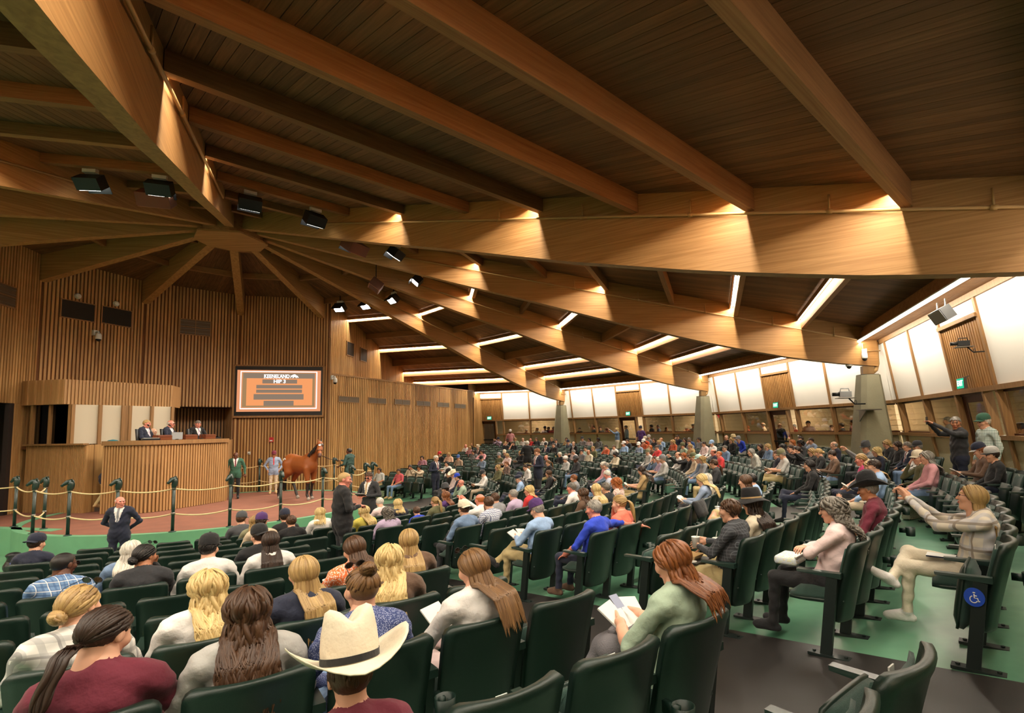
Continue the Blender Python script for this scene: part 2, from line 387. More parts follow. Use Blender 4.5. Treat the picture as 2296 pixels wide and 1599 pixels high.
for px, py, lab in ((350,445,'brown ceiling speaker left of the roof hub'),(796,553,'brown ceiling speaker under the long beam right of the hub'),(843,640,'brown ceiling speaker lowest of three right of the hub')):
    p = at_z(px, py, CAMZ+5.25); e = empty('ceiling_speaker', p, math.atan2(-p[1],-p[0]), lab, 'speaker')
    M = Matrix.Rotation(55*D2R,4,'Y')
    MB().box((0,0,0),(.3,.62,.42)).xform(M).build('cabinet', M_SPK, e)
    m = MB()
    for y0, y1, z0, z1 in ((-.3,.3,.18,.2),(-.3,.3,-.2,-.18),(-.3,-.28,-.2,.2),(.28,.3,-.2,.2)): m.box((.155,(y0+y1)/2,(z0+z1)/2),(.012,y1-y0,z1-z0))
    m.xform(M).build('grille_frame', M_SPKG, e)
    MB().bar((0,0,.1),(0,0,zdeck(math.hypot(p[0],p[1]))-p[2]),.03,.03).build('hanger', M_BLACK, e)
# ------------------------------------------------------------------ floor: sloped seating floor, runners, ring
floor = empty('floor', kind='structure')
rs = [4.3,5.5,6.9,9,11,13,15,17,19,19.95,22,25.5]; angs = list(range(-180,181,3)); V = []; F = []
for r in rs:
    for a in angs: p = P2(r,a); V.append((p[0],p[1],zfloor(r)))
na = len(angs)
for i in range(len(rs)-1):
    for j in range(na-1): F.append((i*na+j,(i+1)*na+j,(i+1)*na+j+1,i*na+j+1))
obj('painted_floor', mesh_np('painted_floor', V, F, M_GREENF, None, True), floor)
AISLES = [-75.6,-45.6,-15.6,14.4,44.4]
for A in AISLES:
    m = MB(); q = [5.6,6.9,9,11,13,15,17,19.6]
    for r0, r1 in zip(q[:-1], q[1:]):
        zz = [zfloor(r0)+.006, zfloor(r1)+.006]
        m.add([(r0,-1.05,zz[0]),(r1,-1.05,zz[1]),(r1,1.05,zz[1]),(r0,1.05,zz[0])], [(0,1,2,3)])
    m.build('rubber_runner', M_RUNNER, floor, rotz=A*D2R)
ring = [P2(4.34,a) for a in range(0,360,4)]
MB().prism(ring, -.75, 0.0).build('ring_floor', M_RING, floor)
m = MB(); n = 120; a_list = [a for a in np.linspace(-116,244,n)]
V = []; F = []
for a in a_list:
    for r, z in ((4.48,-.72),(4.48,.012),(4.30,.012),(4.30,-.05)): p = P2(r,a); V.append((p[0],p[1],z))
for i in range(n-1):
    for k in range(3): F.append((i*4+k,(i+1)*4+k,(i+1)*4+k+1,i*4+k+1))
MB().add(V,F).build('ring_curb', M_GREENC, floor)
# walk-on to the ring at the left: raised floor with its own curb
wl = [(-9.5,-2.6),(-3.73,-2.95),(-1.95,-3.5),(-2.1,-3.9),(-1.0,-2.0),(-3.0,1.0),(-9.5,1.0)]
MB().prism([(-9.5,-2.75),(-3.73,-2.95),(-2.05,-3.42),(-1.6,-3.2),(-1.6,.9),(-9.5,.9)], -.75, -.002).build('ring_walkway', M_RING, floor)
MB().prism([(-9.5,-2.95),(-3.73,-3.15),(-1.62,-3.72),(-1.62,-3.42),(-3.73,-2.93),(-9.5,-2.75)], -.75, .012).build('walkway_curb', M_GREENC, floor)
# ------------------------------------------------------------------ slatted walls
def slat_wall(name, P0, P1, z0, ztopf, step=.11, sw=.062, dp=.035, parent=None, mats=None, kind='structure', inward=None, z0f=None, backing=True):
    """backing board with vertical battens from P0 to P1; ztopf(s) gives the top. inward: unit normal towards the room"""
    P0, P1 = np.array(P0,float), np.array(P1,float); L = np.linalg.norm(P1-P0); t = (P1-P0)/L; nrm = np.array([-t[1],t[0]])
    if inward is not None and nrm@np.array(inward) < 0: nrm = -nrm
    if not callable(ztopf): zt = float(ztopf); ztopf = lambda s: zt
    if z0f is None: z0f = lambda s: z0
    e = empty(name, (P0[0],P0[1],0), math.atan2(t[1],t[0])) if parent is None else None
    if e is not None: tag(e, kind=kind)
    sy = 1 if (np.array([-t[1],t[0]])@nrm) > 0 else -1
    mats = mats or (W_SLAT, W_BACK)
    m = MB(); ns = max(2, int(L/1.0)+1)
    if backing:
        ss = np.linspace(0,L,ns)
        V = []; F = []
        for s in ss: V += [(s,0,z0f(s)),(s,0,ztopf(s)),(s,-sy*.08,z0f(s)),(s,-sy*.08,ztopf(s))]
        for i in range(ns-1):
            a = i*4; b = a+4; F += [(a,b,b+1,a+1),(a+2,a+3,b+3,b+2),(a+1,b+1,b+3,a+3)]
        m.add(V,F); m.build('backing', mats[1], e)
    sm = MB(); k = int(L/step); o = (L-(k-1)*step)/2
    for i in range(k):
        s = o+i*step; a, b = z0f(s), ztopf(s)
        if b-a < .05: continue
        sm.box((s, sy*dp/2, (a+b)/2), (sw, dp, b-a))
    tag(sm.build('slats', mats[0], e), kind='stuff')
    return e
RW = 6.1; DW = RW*C15
def fac_pt(A, s, D=DW): return P2(D, A)+P2(s, A+90)
FZ = -.60
deckw = zdeck(6.2)+.03
# facet with the display (between beams 11 and 12): s from +1.58 to -1.9
a135 = 104.62
C0 = fac_pt(a135,-1.9)
slat_wall('wall_back', fac_pt(a135,1.58), C0, FZ, lambda s: zdeck(6.15)+.05, inward=-P2(1,a135))
a165 = 134.62
# facet between beams 10 and 11, with the dark niche behind the auctioneers (s 1.0 .. -1.45, z 2.0 .. 3.36)
NICHE = (-1.42, 1.25, 1.2, CAMZ+1.13)
slat_wall('wall_back_left', fac_pt(a165,1.58), fac_pt(a165,-1.58), NICHE[3], lambda s: zdeck(6.15)+.05, inward=-P2(1,a165))
slat_wall('wall_niche_side', fac_pt(a165,-1.42), fac_pt(a165,-1.58), FZ, NICHE[3], inward=-P2(1,a165))
slat_wall('wall_niche_lower', fac_pt(a165,1.58), fac_pt(a165,-1.42), FZ, 1.2, inward=-P2(1,a165))
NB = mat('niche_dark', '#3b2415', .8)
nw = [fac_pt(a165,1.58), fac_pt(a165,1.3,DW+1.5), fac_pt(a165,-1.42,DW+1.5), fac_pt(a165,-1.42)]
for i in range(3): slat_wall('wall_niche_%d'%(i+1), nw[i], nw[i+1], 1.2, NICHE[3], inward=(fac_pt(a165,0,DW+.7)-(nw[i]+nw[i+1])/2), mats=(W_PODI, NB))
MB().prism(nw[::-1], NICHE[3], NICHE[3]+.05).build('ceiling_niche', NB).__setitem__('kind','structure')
a195 = 164.62
slat_wall('wall_left_facet', fac_pt(a195,1.58), fac_pt(a195,-1.58), FZ, lambda s: zdeck(6.15)+.05, inward=-P2(1,a195))
a225 = 194.62
# facet between beams 8 and 9 with the horse entrance opening: wall above the opening, pier next to the booth
B9 = fac_pt(a225,-1.58); B8 = fac_pt(a225,1.58)
def seg(P,Q,f): return P+(Q-P)*f
slat_wall('wall_entrance_top', B8, B9, CAMZ+1.05, lambda s: zdeck(6.15)+.05, inward=-P2(1,a225))
slat_wall('wall_entrance_pier', seg(B9,B8,.28), B9, FZ, CAMZ+1.05, inward=-P2(1,a225))
j = MB(); q = seg(B9,B8,.31); j.box((q[0],q[1],1.3),(.16,.12,4.0),rotz=(a225+90)*D2R).build('trim_1', mat('dark_jamb','#2a211d',.6)).__setitem__('kind','structure')
# vestibule beyond the entrance
ev = [B8+P2(4,a225), B9+P2(4,a225)]
for nm, p, q in (('wall_vestibule_1',ev[0],ev[1]),('wall_vestibule_2',B9,ev[1]),('wall_vestibule_3',B8,ev[0])):
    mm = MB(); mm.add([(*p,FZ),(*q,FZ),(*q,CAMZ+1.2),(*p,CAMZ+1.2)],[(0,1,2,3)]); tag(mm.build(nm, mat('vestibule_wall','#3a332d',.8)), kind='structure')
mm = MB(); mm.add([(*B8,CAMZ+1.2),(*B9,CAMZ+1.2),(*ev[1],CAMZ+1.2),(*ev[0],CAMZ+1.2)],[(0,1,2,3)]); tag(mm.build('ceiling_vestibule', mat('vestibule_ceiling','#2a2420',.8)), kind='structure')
# upper wall in the plane of beam 12 (right of the ring) and beam 8 (left)
p12 = P2(6.15,89.62)+P2(.28,-.4); e12 = P2(20.9,89.62)+P2(.28,-.4)
slat_wall('wall_upper_right', C0, e12, FZ, lambda s: zdeck(6.2+s)+.03, inward=(1,0))
p8 = P2(6.15,-150.38); e8 = P2(20.9,-150.38)
slat_wall('wall_upper_left', p8, e8, FZ, lambda s: zdeck(6.2+s)+.03, inward=P2(1,-100))
# lower slatted wall running out from the ring corner to the windows
dR = P2(1,71.0); RZ = CAMZ+2.55
slat_wall('wall_right', C0, C0+dR*12.4, FZ, RZ, step=.12, sw=.075, dp=.045, inward=P2(1,-19))
slat_wall('wall_right_end', C0+dR*12.4+P2(-.35,-19), C0+dR*14.6+P2(-.35,-19), FZ, CAMZ+3.6, step=.12, sw=.075, dp=.045, inward=P2(1,-19))
m = MB(); c = C0+dR*6.2; m.box((c[0],c[1],RZ+.03),(12.4,.14,.07),rotz=71*D2R); tag(m.build('trim_2', W_TRIM), kind='structure')
m = MB(); c = C0+dR*12.45; m.box((c[0],c[1],1.6),(.09,.14,CAMZ+3.4-.0),rotz=71*D2R); tag(m.build('trim_3', W_TRIM), kind='structure')
m = MB(); m.box((C0[0]+.04,C0[1]-.03,2.9),(.09,.07,7.0),rotz=0.2); tag(m.build('trim_4', W_TRIM), kind='structure')
# ledge behind the lower wall
mm = MB(); q = C0+dR*12.4; mm.add([(*C0,RZ),(*q,RZ),(.3,q[1],RZ)],[(0,1,2)]); tag(mm.build('trim_ledge', W_BACK), kind='structure')
# ------------------------------------------------------------------ perimeter walls with windows and doors
DP = 20.3
ZRAIL, ZSOFF, ZSILL = CAMZ+.67, CAMZ+2.58, CAMZ-.32
ZBACK = zfloor(20.3)
LEAN = .15
def dz(z): return DP+(ZRAIL-z)*LEAN
MUL = [4.88,2.90,.97,-.87,-2.82,-4.82]
glass_n = [0]; door_n = [0]
M_SLATP = wood('slat_panel', '#8a5f33', '#a97d48', 'Z', .55, island=.1)
WALLW = {-45.38:'near right wall', -15.38:'right wall', 14.62:'wall between right and middle pillars', 44.62:'wall between middle and far pillars', 74.62:'far wall', -75.38:'wall behind the camera', -105.38:'left rear wall', -135.38:'far left wall'}
def per_wall(A, n, full=True):
    W = empty(f'wall_{n}', (0,0,0), A*D2R, kind='structure')            # local x outward, local y along the wall
    half = DP*T15
    lo, hi = -half, half
    if A == 74.62: hi = 1.05                                             # the slatted wall cuts this bay short
    mul = [s for s in MUL if lo-.1 < s < hi+.1]
    def q(y0,y1,z0,z1,off,th,mt,name,par=W):
        m = MB(); V = []
        for z in (z0,z1):
            for o in (off,off+th):
                for y in (y0,y1): V.append((dz(z)+o,y,z))
        m.add(V,[(0,1,5,4),(2,6,7,3),(0,4,6,2),(1,3,7,5),(4,5,7,6),(0,2,3,1)]); return m.build(name, mt, par)
    edges = sorted([lo]+mul+[hi])
    for s in mul: q(s-.045,s+.045,ZBACK-.05,ZSOFF+.02,-.06,.17,W_TRIM,'mullion')
    q(lo,hi,ZRAIL-.05,ZRAIL+.05,-.075,.19,W_TRIM,'rail'); q(lo,hi,ZSOFF-.09,ZSOFF+.03,-.07,.16,W_TRIM,'head_rail')
    for y0, y1 in zip(edges[:-1], edges[1:]):
        if y1-y0 < .1: continue
        mid = (y0+y1)/2; door = abs(mid-.05) < .3
        if door:
            q(y0+.04,y1-.04,ZSOFF-.42,ZSOFF-.09,-.02,.05,M_PANEL,'panel')
            q(y0,y1,ZSOFF-.47,ZSOFF-.39,-.10,.2,W_TRIM,'rail')
            m = MB(); ns = 17
            q(y0+.045,y1-.045,ZRAIL+.05,ZSOFF-.47,.03,.03,W_BACK,'slat_backing')
            for i in range(ns):
                y = y0+.09+(y1-y0-.18)*i/(ns-1); V = []
                for z in (ZRAIL+.05,ZSOFF-.47):
                    for o in (-.03,.03):
                        for yy in (y-.032,y+.032): V.append((dz(z)+o,yy,z))
                m.add(V,[(0,1,5,4),(2,6,7,3),(0,4,6,2),(1,3,7,5),(4,5,7,6),(0,2,3,1)])
            tag(m.build('slat_panel', M_SLATP, W), kind='stuff')
        else:
            q(y0+.045,y1-.045,ZRAIL+.05,ZSOFF-.09,-.02,.05,M_PANEL,'panel')
        if not door:
            q(y0,y1,ZSILL-.05,ZSILL+.04,-.085,.20,W_TRIM,'sill')
            q(y0+.045,y1-.045,ZBACK-.05,ZSILL-.05,.0,.10,M_STUCCO,'stucco_panel')
            if full:
                glass_n[0] += 1
                wn = empty(f'window_{glass_n[0]}', (0,0,0), A*D2R, kind='structure')
                q(y0+.06,y1-.06,ZSILL+.05,ZRAIL-.06,.06,.012,GLASS,'pane',wn)
                q(y0+.045,y1-.045,ZSILL+.04,ZSILL+.08,.04,.06,M_DOOR,'frame',wn); q(y0+.045,y1-.045,ZRAIL-.09,ZRAIL-.05,.04,.06,M_DOOR,'frame',wn)
        else:
            # doorway: dark leaf standing at one side, narrow stucco return at the other
            yl = y0+.55
            q(y0+.045,yl,ZBACK-.05,ZSILL-.05,.0,.10,M_STUCCO,'stucco_panel'); q(y0,yl,ZSILL-.05,ZSILL+.04,-.085,.20,W_TRIM,'sill')
            q(yl-.04,yl+.04,ZBACK-.05,ZRAIL-.05,-.06,.17,W_TRIM,'door_post')
            if full:
                door_n[0] += 1
                dn = empty(f'door_{door_n[0]}', (0,0,0), A*D2R, kind='structure')
                ya, yb = yl+.06, y1-.06; z0, z1 = ZBACK+.01, ZRAIL-.1
                q(ya,ya+.13,z0,z1,.05,.045,M_DOOR,'stile',dn); q(yb-.13,yb,z0,z1,.05,.045,M_DOOR,'stile',dn)
                q(ya,yb,z1-.14,z1,.05,.045,M_DOOR,'rail',dn); q(ya,yb,z0,z0+.75,.05,.045,M_DOOR,'rail',dn); q(ya,yb,z0+.95,z0+1.02,.02,.03,M_BLACK,'push_bar',dn)
                q(ya+.13,yb-.13,z0+.75,z1-.14,.07,.012,GLASS,'pane',dn)
                q(ya-.02,yb+.02,ZRAIL-.1,ZRAIL-.05,.03,.08,M_DOOR,'frame',dn)
    # soffit and the light strip above the panels
    ys = lambda z: (max(lo+.05,-half), min(hi,half-.05))
    y0, y1 = ys(0)
    m = MB()
    for i in range(4):
        a = 19.42+i*.17; m.box((a+.08,(y0+y1)/2,ZSOFF+.045),(.163,y1-y0,.03))
    m.build('soffit', W_PURL, W)
    MB().box((19.40,(y0+y1)/2,ZSOFF+.16),(.03,y1-y0,.26)).build('fascia', W_PURL, W)
    MB().box((19.55,(y0+y1)/2,(ZSOFF+.3+zdeck(20.2))/2),(.13,y1-y0,zdeck(20.2)-ZSOFF-.3+.1)).build('edge_beam', W_PURL, W)
    MB().box((20.4,(y0+y1)/2,(ZSOFF+.06+zdeck(20.9))/2),(.1,y1-y0+.4,zdeck(20.9)-ZSOFF+.3)).build('parapet', W_BACK, W)
    e = empty('strip_light', (*P2(19.33,A),ZSOFF-.01), A*D2R, f'long fluorescent strip along the soffit, {WALLW[A]}', 'strip light', 'strip lights above the white panels')
    ln = y1-y0-.5; yc = (y0+y1)/2; nn = max(1,int(round(ln/2.4))); sg = ln/nn
    for i in range(nn): MB().box((0,yc-ln/2+(i+.5)*sg,0),(.06,sg-.02,.05)).build('tube', M_TUBE, e)
    MB().box((.0,yc,.04),(.10,ln,.03)).build('channel', M_WHITEP, e)
    area('lamp_light', e, Matrix.Translation((.03,yc,-.04))@Matrix.Rotation(-30*D2R,4,'Y'), .06, ln, WALLSTRIP_W*ln, (1,.9,.74))
    # corridor behind the glass
    if full:
        m = MB(); cz = ZRAIL+.5
        m.add([(DP+3.2,lo*1.16,ZBACK-.05),(DP+3.2,hi*1.16,ZBACK-.05),(DP+3.2,hi*1.16,cz),(DP+3.2,lo*1.16,cz)],[(0,1,2,3)])
        # block courses
        for k in range(1,13): m.box((DP+3.19,(lo+hi)*.58,ZBACK+.2*k),(.006,(hi-lo)*1.16,.012),mi=1)
        m.build('corridor_wall', [mat('block_wall','#cbb391',.85,var=.06,vscale=3), mat('block_joint','#b39c7c',.9)], W)
        MB().add([(DP+.15,lo,cz),(DP+3.2,lo*1.16,cz),(DP+3.2,hi*1.16,cz),(DP+.15,hi,cz)],[(0,1,2,3)]).build('corridor_ceiling', mat('corridor_ceiling','#9a8b74',.8), W)
        for yy in ((-2.8,2.6) if hi > 3 else (-2.5,)):  # unseen lamp panels, added to brighten the corridor behind the glass
            le = empty('corridor_fill', (*(P2(DP+1.9,A)+P2(yy,A+90)), cz-.03), A*D2R, f'added corridor fill panel, {"right" if yy<0 else "left"} of the door, {WALLW[A]}', 'panel light', 'added fill panels in the corridor')
            MB().box((0,0,0),(.5,1.1,.03)).build('frame', M_WHITEP, le); MB().box((0,0,-.02),(.44,1.04,.01)).build('diffuser', emis('fill_panel_glow',(1,.9,.75),2.0), le)
            area('lamp_light', le, Matrix.Translation((0,0,-.05)), .44, 1.04, CORR_W, (1,.87,.68))
for n, A in enumerate(AUD): per_wall(A, n+1, A > -60)
# concrete pillars under the beam ends with a steel shoe and drain pipes
PILN = {1:'far',2:'middle',3:'right foreground'}
for b in range(1,8):
    a = BANG(b); p = P2(20.28,a); zb = zfloor(20.2)-.02; zt = CAMZ+1.52
    e = empty('concrete_pillar', (p[0],p[1],zb), a*D2R, f'tapered concrete pillar under the {PILN[b]} beam end' if b in PILN else f'tapered concrete pillar outside the view, beam {ORD[b-1]}', 'pillar', 'concrete pillars')
    H = zt-zb; ch = .12
    def oct(hx, hy): return [(hx,-hy+ch),(hx,hy-ch),(hx-ch,hy),(-hx+ch,hy),(-hx,hy-ch),(-hx,-hy+ch),(-hx+ch,-hy),(hx-ch,-hy)]
    lo8, hi8 = oct(.62,.46), oct(.30,.27)
    V = [(x,y,0) for x,y in lo8]+[(x,y,H) for x,y in hi8]; F = [tuple(range(7,-1,-1)), tuple(range(8,16))]+[(i,(i+1)%8,(i+1)%8+8,i+8) for i in range(8)]
    MB().add(V,F).build('shaft', M_CONC, e)
    MB().box((-.02,0,H+.14),(.34,.16,.28)).build('shoe', mat('shoe_paint','#8a6a40',.5), e)
    MB().box((-.02,0,H+.01),(.5,.4,.02)).build('bearing_plate', M_BLACK, e)
    MB().tube([(.30,-.02,H+1.05),(.30,-.02,H+.35),(.24,-.02,H+.16),(.16,-.02,H+.10)], .065, 10).build('drain_pipe', M_PIPE, e, smooth=True)
    MB().tube([(.34,-.15,H+.75),(-.2,-.15,H+.75),(-.2,-.15,H+.98)], .02, 8).build('sprinkler_branch', M_PIPE, e, smooth=True)
# ------------------------------------------------------------------ podium, booth, display, vents, posts and ropes
def on_fac(px, py, A, D):
    n = P2(1,A); r = ray(px,py); t = (D-n@CAM[:2])/(n@r[:2]); return CAM+r*t
def on_line(px, py, P0, ang):
    d = P2(1,ang); n = np.array([-d[1],d[0]]); r = ray(px,py); t = (n@(np.array(P0)-CAM[:2]))/(n@r[:2]); return CAM+r*t
def wall_box(c, xdir_ang, size, name, mt, parent=None, off=0):
    """box of size (along wall, depth, height) centred on c, its depth along the wall normal"""
    return MB().box((0,0,0), size).build(name, mt, parent, loc=tuple(c), rotz=xdir_ang*D2R)
# display
M_SO = emis('screen_orange', hexc('#e0956a'), 1.0); M_SI = emis('screen_inner', hexc('#ee9a62'), 1.0); M_SB = emis('screen_brown', hexc('#a8855d'), .9)
M_SG = emis('screen_bar', hexc('#94806e'), .85); M_SW = emis('screen_white', (1,1,1), 1.25)
c = fac_pt(a135,-.015,DW-.13); scr = empty('display_screen', (c[0],c[1],CAMZ+1.81), (a135-90)*D2R, 'large orange display screen in a dark bezel on the slatted wall', 'display')
def sx(x): return (x-1105)/517
def sz(y): return (680-y)/517
def rect(x0,x1,y0,y1,y,mt,name,th=.006,par=scr): return MB().box(((sx(x0)+sx(x1))/2, y, (sz(y0)+sz(y1))/2), (abs(sx(x1)-sx(x0)), th, abs(sz(y0)-sz(y1)))).build(name, mt, par)
m = MB()
for x0,x1,z0,z1 in ((-1.74,1.74,1.04,1.10),(-1.74,1.74,-1.12,-1.04),(-1.74,-1.68,-1.1,1.1),(1.68,1.74,-1.1,1.1)): m.box(((x0+x1)/2,.03,(z0+z1)/2),(x1-x0,.18,z1-z0))
m.build('wood_frame', W_TRIM, scr)
MB().box((0,.02,0),(3.36,.12,2.08)).build('bezel', M_BLACK, scr)
rect(280,1935,225,1130,-.045,M_SO,'panel'); rect(385,1815,285,1035,-.050,M_SB,'picture_border'); rect(465,1765,400,1000,-.055,M_SI,'picture_field')
for x0,x1,y0,y1 in ((345,1862,250,268),(345,1862,1055,1075),(345,362,250,1075),(1842,1862,250,1075)): rect(x0,x1,y0,y1,-.056,M_SW,'white_border')
for x0,x1,y0,y1 in ((410,1810,295,405),(770,1455,430,518),(655,1560,550,628),(655,1558,652,722),(608,1592,750,870),(805,1395,897,1002)): rect(x0,x1,y0,y1,-.061,M_SG,'caption_bar')
for body, x, y, sz_, nm, bold in (('KEENELAND',1052,362,.205,'headline_text',.006),('HIP 3',1110,475,.205,'lot_text',.007)):
    me = text_mesh(body, sz_, .002, bold); me.materials.append(M_SW)
    wd = max(v.co.x for v in me.vertices)-min(v.co.x for v in me.vertices); tw = .97 if body[0]=='K' else .46
    o = obj(nm, me, scr); o.matrix_local = Matrix.Translation((sx(x),-.068,sz(y)))@Matrix.Rotation(math.pi/2,4,'X')@Matrix.Scale(tw/wd,4,(1,0,0))
    if body[0]=='K':                                   # small serifs under and over the stems
        sm = MB()
        for i in range(9):
            xx = sx(x)-.46+i*.112
            for zz in (-.073,.073): sm.box((xx,-.068,sz(y)+zz),(.06,.004,.012))
        sm.build('headline_serif', M_SW, scr).__setitem__('kind','stuff')
# running horse and rider mark next to the headline
pts = [(1318,345),(1345,340),(1370,322),(1400,312),(1425,318),(1440,340),(1465,345),(1485,385),(1470,392),(1452,372),(1440,372),(1450,395),(1432,395),(1420,372),(1395,374),(1375,398),(1358,396),(1372,368),(1345,366),(1325,398),(1315,392),(1330,362)]
mm = MB(); P = [(sx(a),sz(b)) for a,b in pts]; mm.add([(a,-.066,b) for a,b in P]+[(a,-.062,b) for a,b in P],[tuple(range(len(P))),tuple(range(2*len(P)-1,len(P)-1,-1))]); mm.build('horse_and_rider_mark', M_SW, scr)
# vents
M_GRILL = mat('grille', '#544735', .6); M_GRD = mat('grille_dark','#1c1611',.8)
def vent(c, ang, w_, h_, lab, inw, cells=(1,1), dark=False, grp=None):
    e = empty('wall_vent', tuple(c), ang*D2R, lab, 'vent', grp)
    sgn = 1 if (P2(1,ang+90)@inw) > 0 else -1
    MB().box((0,sgn*.05,0),(w_,.02,h_)).build('grille', M_GRD if dark else M_GRILL, e)
    m = MB()
    for x0,x1,z0,z1 in ((-w_/2-.03,w_/2+.03,h_/2,h_/2+.03),(-w_/2-.03,w_/2+.03,-h_/2-.03,-h_/2),(-w_/2-.03,-w_/2,-h_/2,h_/2),(w_/2,w_/2+.03,-h_/2,h_/2)): m.box(((x0+x1)/2,sgn*.05,(z0+z1)/2),(x1-x0,.04,z1-z0))
    for i in range(1,cells[0]): m.box((-w_/2+w_*i/cells[0],sgn*.06,0),(.02,.02,h_))
    for i in range(1,cells[1]): m.box((0,sgn*.06,-h_/2+h_*i/cells[1]),(w_,.02,.02))
    m.build('frame', W_TRIM, e)
    if not dark:
        for i in range(4): MB().box((0,sgn*.062,-h_/2+h_*(i+.5)/4),(w_,.012,.012)).build('louvre', M_STEEL, e)
for i,(a,b) in enumerate(((757,803),(824,863),(883,917),(932,963),(979,1005),(1018,1042))):
    y = 896+ (911-896)*i/5; p0, p1 = on_line(a,y,C0,71), on_line(b,y,C0,71); c = (p0+p1)/2
    vent(c, 71, float(np.linalg.norm(p1[:2]-p0[:2])), .24, f'long narrow wall vent, {ORD[i]} from the display screen', P2(1,-19), (2,1), grp='row of vents on the slatted wall')
for i,(a,b) in enumerate(((783,783),(813,796))):
    p = on_line(a,b,C0,89.6); vent(p, 89.6, .75, .62, ['upper','lower'][i]+' small dark vent high on the wall right of the display', np.array([1,0]), dark=True)
p = on_fac(438,735,a165,DW); vent(p, a165+90, .98, .58, 'framed four-pane grille high on the wall left of the display', -P2(1,a165), (2,2))
for px,py,lab in ((260,711,'right of two dark square grilles high on the left wall'),(173,697,'left of two dark square grilles high on the left wall')):
    p = on_fac(px,py,a195,DW); vent(p, a195+90, .95, .58, lab, -P2(1,a195), dark=True)
p = on_fac(6,661,a225,DW); vent(p, a225+90, .8, .6, 'grille at the far left edge high on the wall', -P2(1,a225), (1,2))
for px,py,A,lab in ((261,681,a195,'small white dome above the right dark grille'),(175,664,a195,'small white dome above the left dark grille')):
    p = on_fac(px,py,A,DW-.06); e = empty('smoke_detector', tuple(p), A*D2R, lab, 'detector'); M = Matrix.Rotation(-math.pi/2,4,'Y')
    MB().lathe([(.085,0),(.085,.03),(.06,.055),(.0,.06)],14,close=False).xform(M).build('dome', M_WHITEP, e, smooth=True); MB().lathe([(.1,-.02),(.1,0)],14).xform(M).build('base', M_WHITEP, e, smooth=True)
def sec_cam(p, ang, lab):
    e = empty('security_camera', tuple(p), ang*D2R, lab, 'camera')
    MB().box((.04,0,.08),(.10,.14,.18)).build('bracket', M_WHITEP, e); MB().tube([(.08,0,.1),(.2,0,.12),(.22,0,.05)],.03,8).build('arm', M_WHITEP, e, smooth=True)
    MB().lathe([(.05,.12),(.085,.06),(.09,-.06),(.085,-.09)],14,(.22,0,-.06)).build('housing', M_WHITEP, e, smooth=True); MB().lathe([(.075,0),(.06,-.05),(.02,-.075)],14,(.22,0,-.15)).build('dome', M_BLACK, e, smooth=True)
sec_cam(on_fac(211,752,a195,DW-.05), a195+180, 'white security camera under the dark grilles on the left wall')
sec_cam(on_line(741,851,C0,71)+np.array([.05,-.05,0]), -19, 'white security camera at the wall corner right of the display')
# fire alarms and switches
def wall_unit(p, ang, size, lab, cat, nm, mt, lens=None):
    e = empty(nm, tuple(p), ang*D2R, lab, cat); MB().box((.03,0,0),(.05,size[0],size[1])).build('plate', mt, e)
    if lens: MB().box((.06,0,-size[1]*.2),(.03,size[0]*.6,size[1]*.25)).build('strobe', lens, e)
    return e
M_RED = mat('alarm_red','#b3202a',.4)
wall_unit(on_fac(609,986,a135,DW-.03), a135+180, (.16,.2), 'red fire alarm strobe on the wall under the display', 'fire alarm', 'fire_alarm', M_RED, M_WHITEP)
wall_unit(on_fac(559,1016,a135,DW-.03), a135+180, (.1,.12), 'small white wall switch beside the podium', 'switch', 'wall_switch', M_WHITEP, M_STEEL)
pe = C0+P2(-.3,-19)
wall_unit(on_line(1049,953,pe,71), -19, (.2,.28), 'red fire alarm at the far end of the slatted wall', 'fire alarm', 'fire_alarm', M_RED, M_WHITEP)
for i,(px,py) in enumerate(((1045,967),(1056,968))): wall_unit(on_line(px,py,pe,71), -19, (.12,.2), ['left','right'][i]+' small white switch under the far fire alarm', 'switch', 'wall_switch', M_WHITEP, M_STEEL)
wall_unit(P2(dz(CAMZ+.55)-.12,14.62)+0 if False else (*(P2(dz(CAMZ+.5)-.09,14.62)+P2(4.88,104.62)),CAMZ+.5), 14.62+180, (.12,.16), 'red fire alarm on the mullion right of the middle pillar', 'fire alarm', 'fire_alarm', M_RED, M_WHITEP)
# ------------------------------------------------------------------ auctioneers' podium
def smooth_curve(pts, n=5):
    pts = [np.array(p,float) for p in pts]; out = []
    P = [2*pts[0]-pts[1]]+pts+[2*pts[-1]-pts[-2]]
    for i in range(1,len(P)-2):
        for k in range(n):
            t = k/n; a,b,c_,d = P[i-1],P[i],P[i+1],P[i+2]
            out.append(.5*((2*b)+(-a+c_)*t+(2*a-5*b+4*c_-d)*t*t+(-a+3*b-3*c_+d)*t**3))
    out.append(pts[-1]); return out
ZD = 2.06
pod = empty('auction_podium', (-2.2,.3,0), 0, 'tall curved slatted wooden podium where three suited people sit', 'podium')
po = np.array([-2.2,.3])
front = smooth_curve([(-2.86,-1.02),(-1.95,-1.06),(-1.50,-.80),(-1.27,-.1),(-1.1,.6),(-.96,1.58)],6)
V = []; F = []
for p in front: V += [(*(p-po),0),(*(p-po),ZD)]
for i in range(len(front)-1): F.append((2*i,2*i+2,2*i+3,2*i+1))
inner = [(-4.1,.2),(-3.3,1.3)]
MB().add(V,F).build('front_panel', W_PODI, pod)
L = [0]
for i in range(len(front)-1): L.append(L[-1]+np.linalg.norm(front[i+1]-front[i]))
sm = MB(); step = .088
s = .03
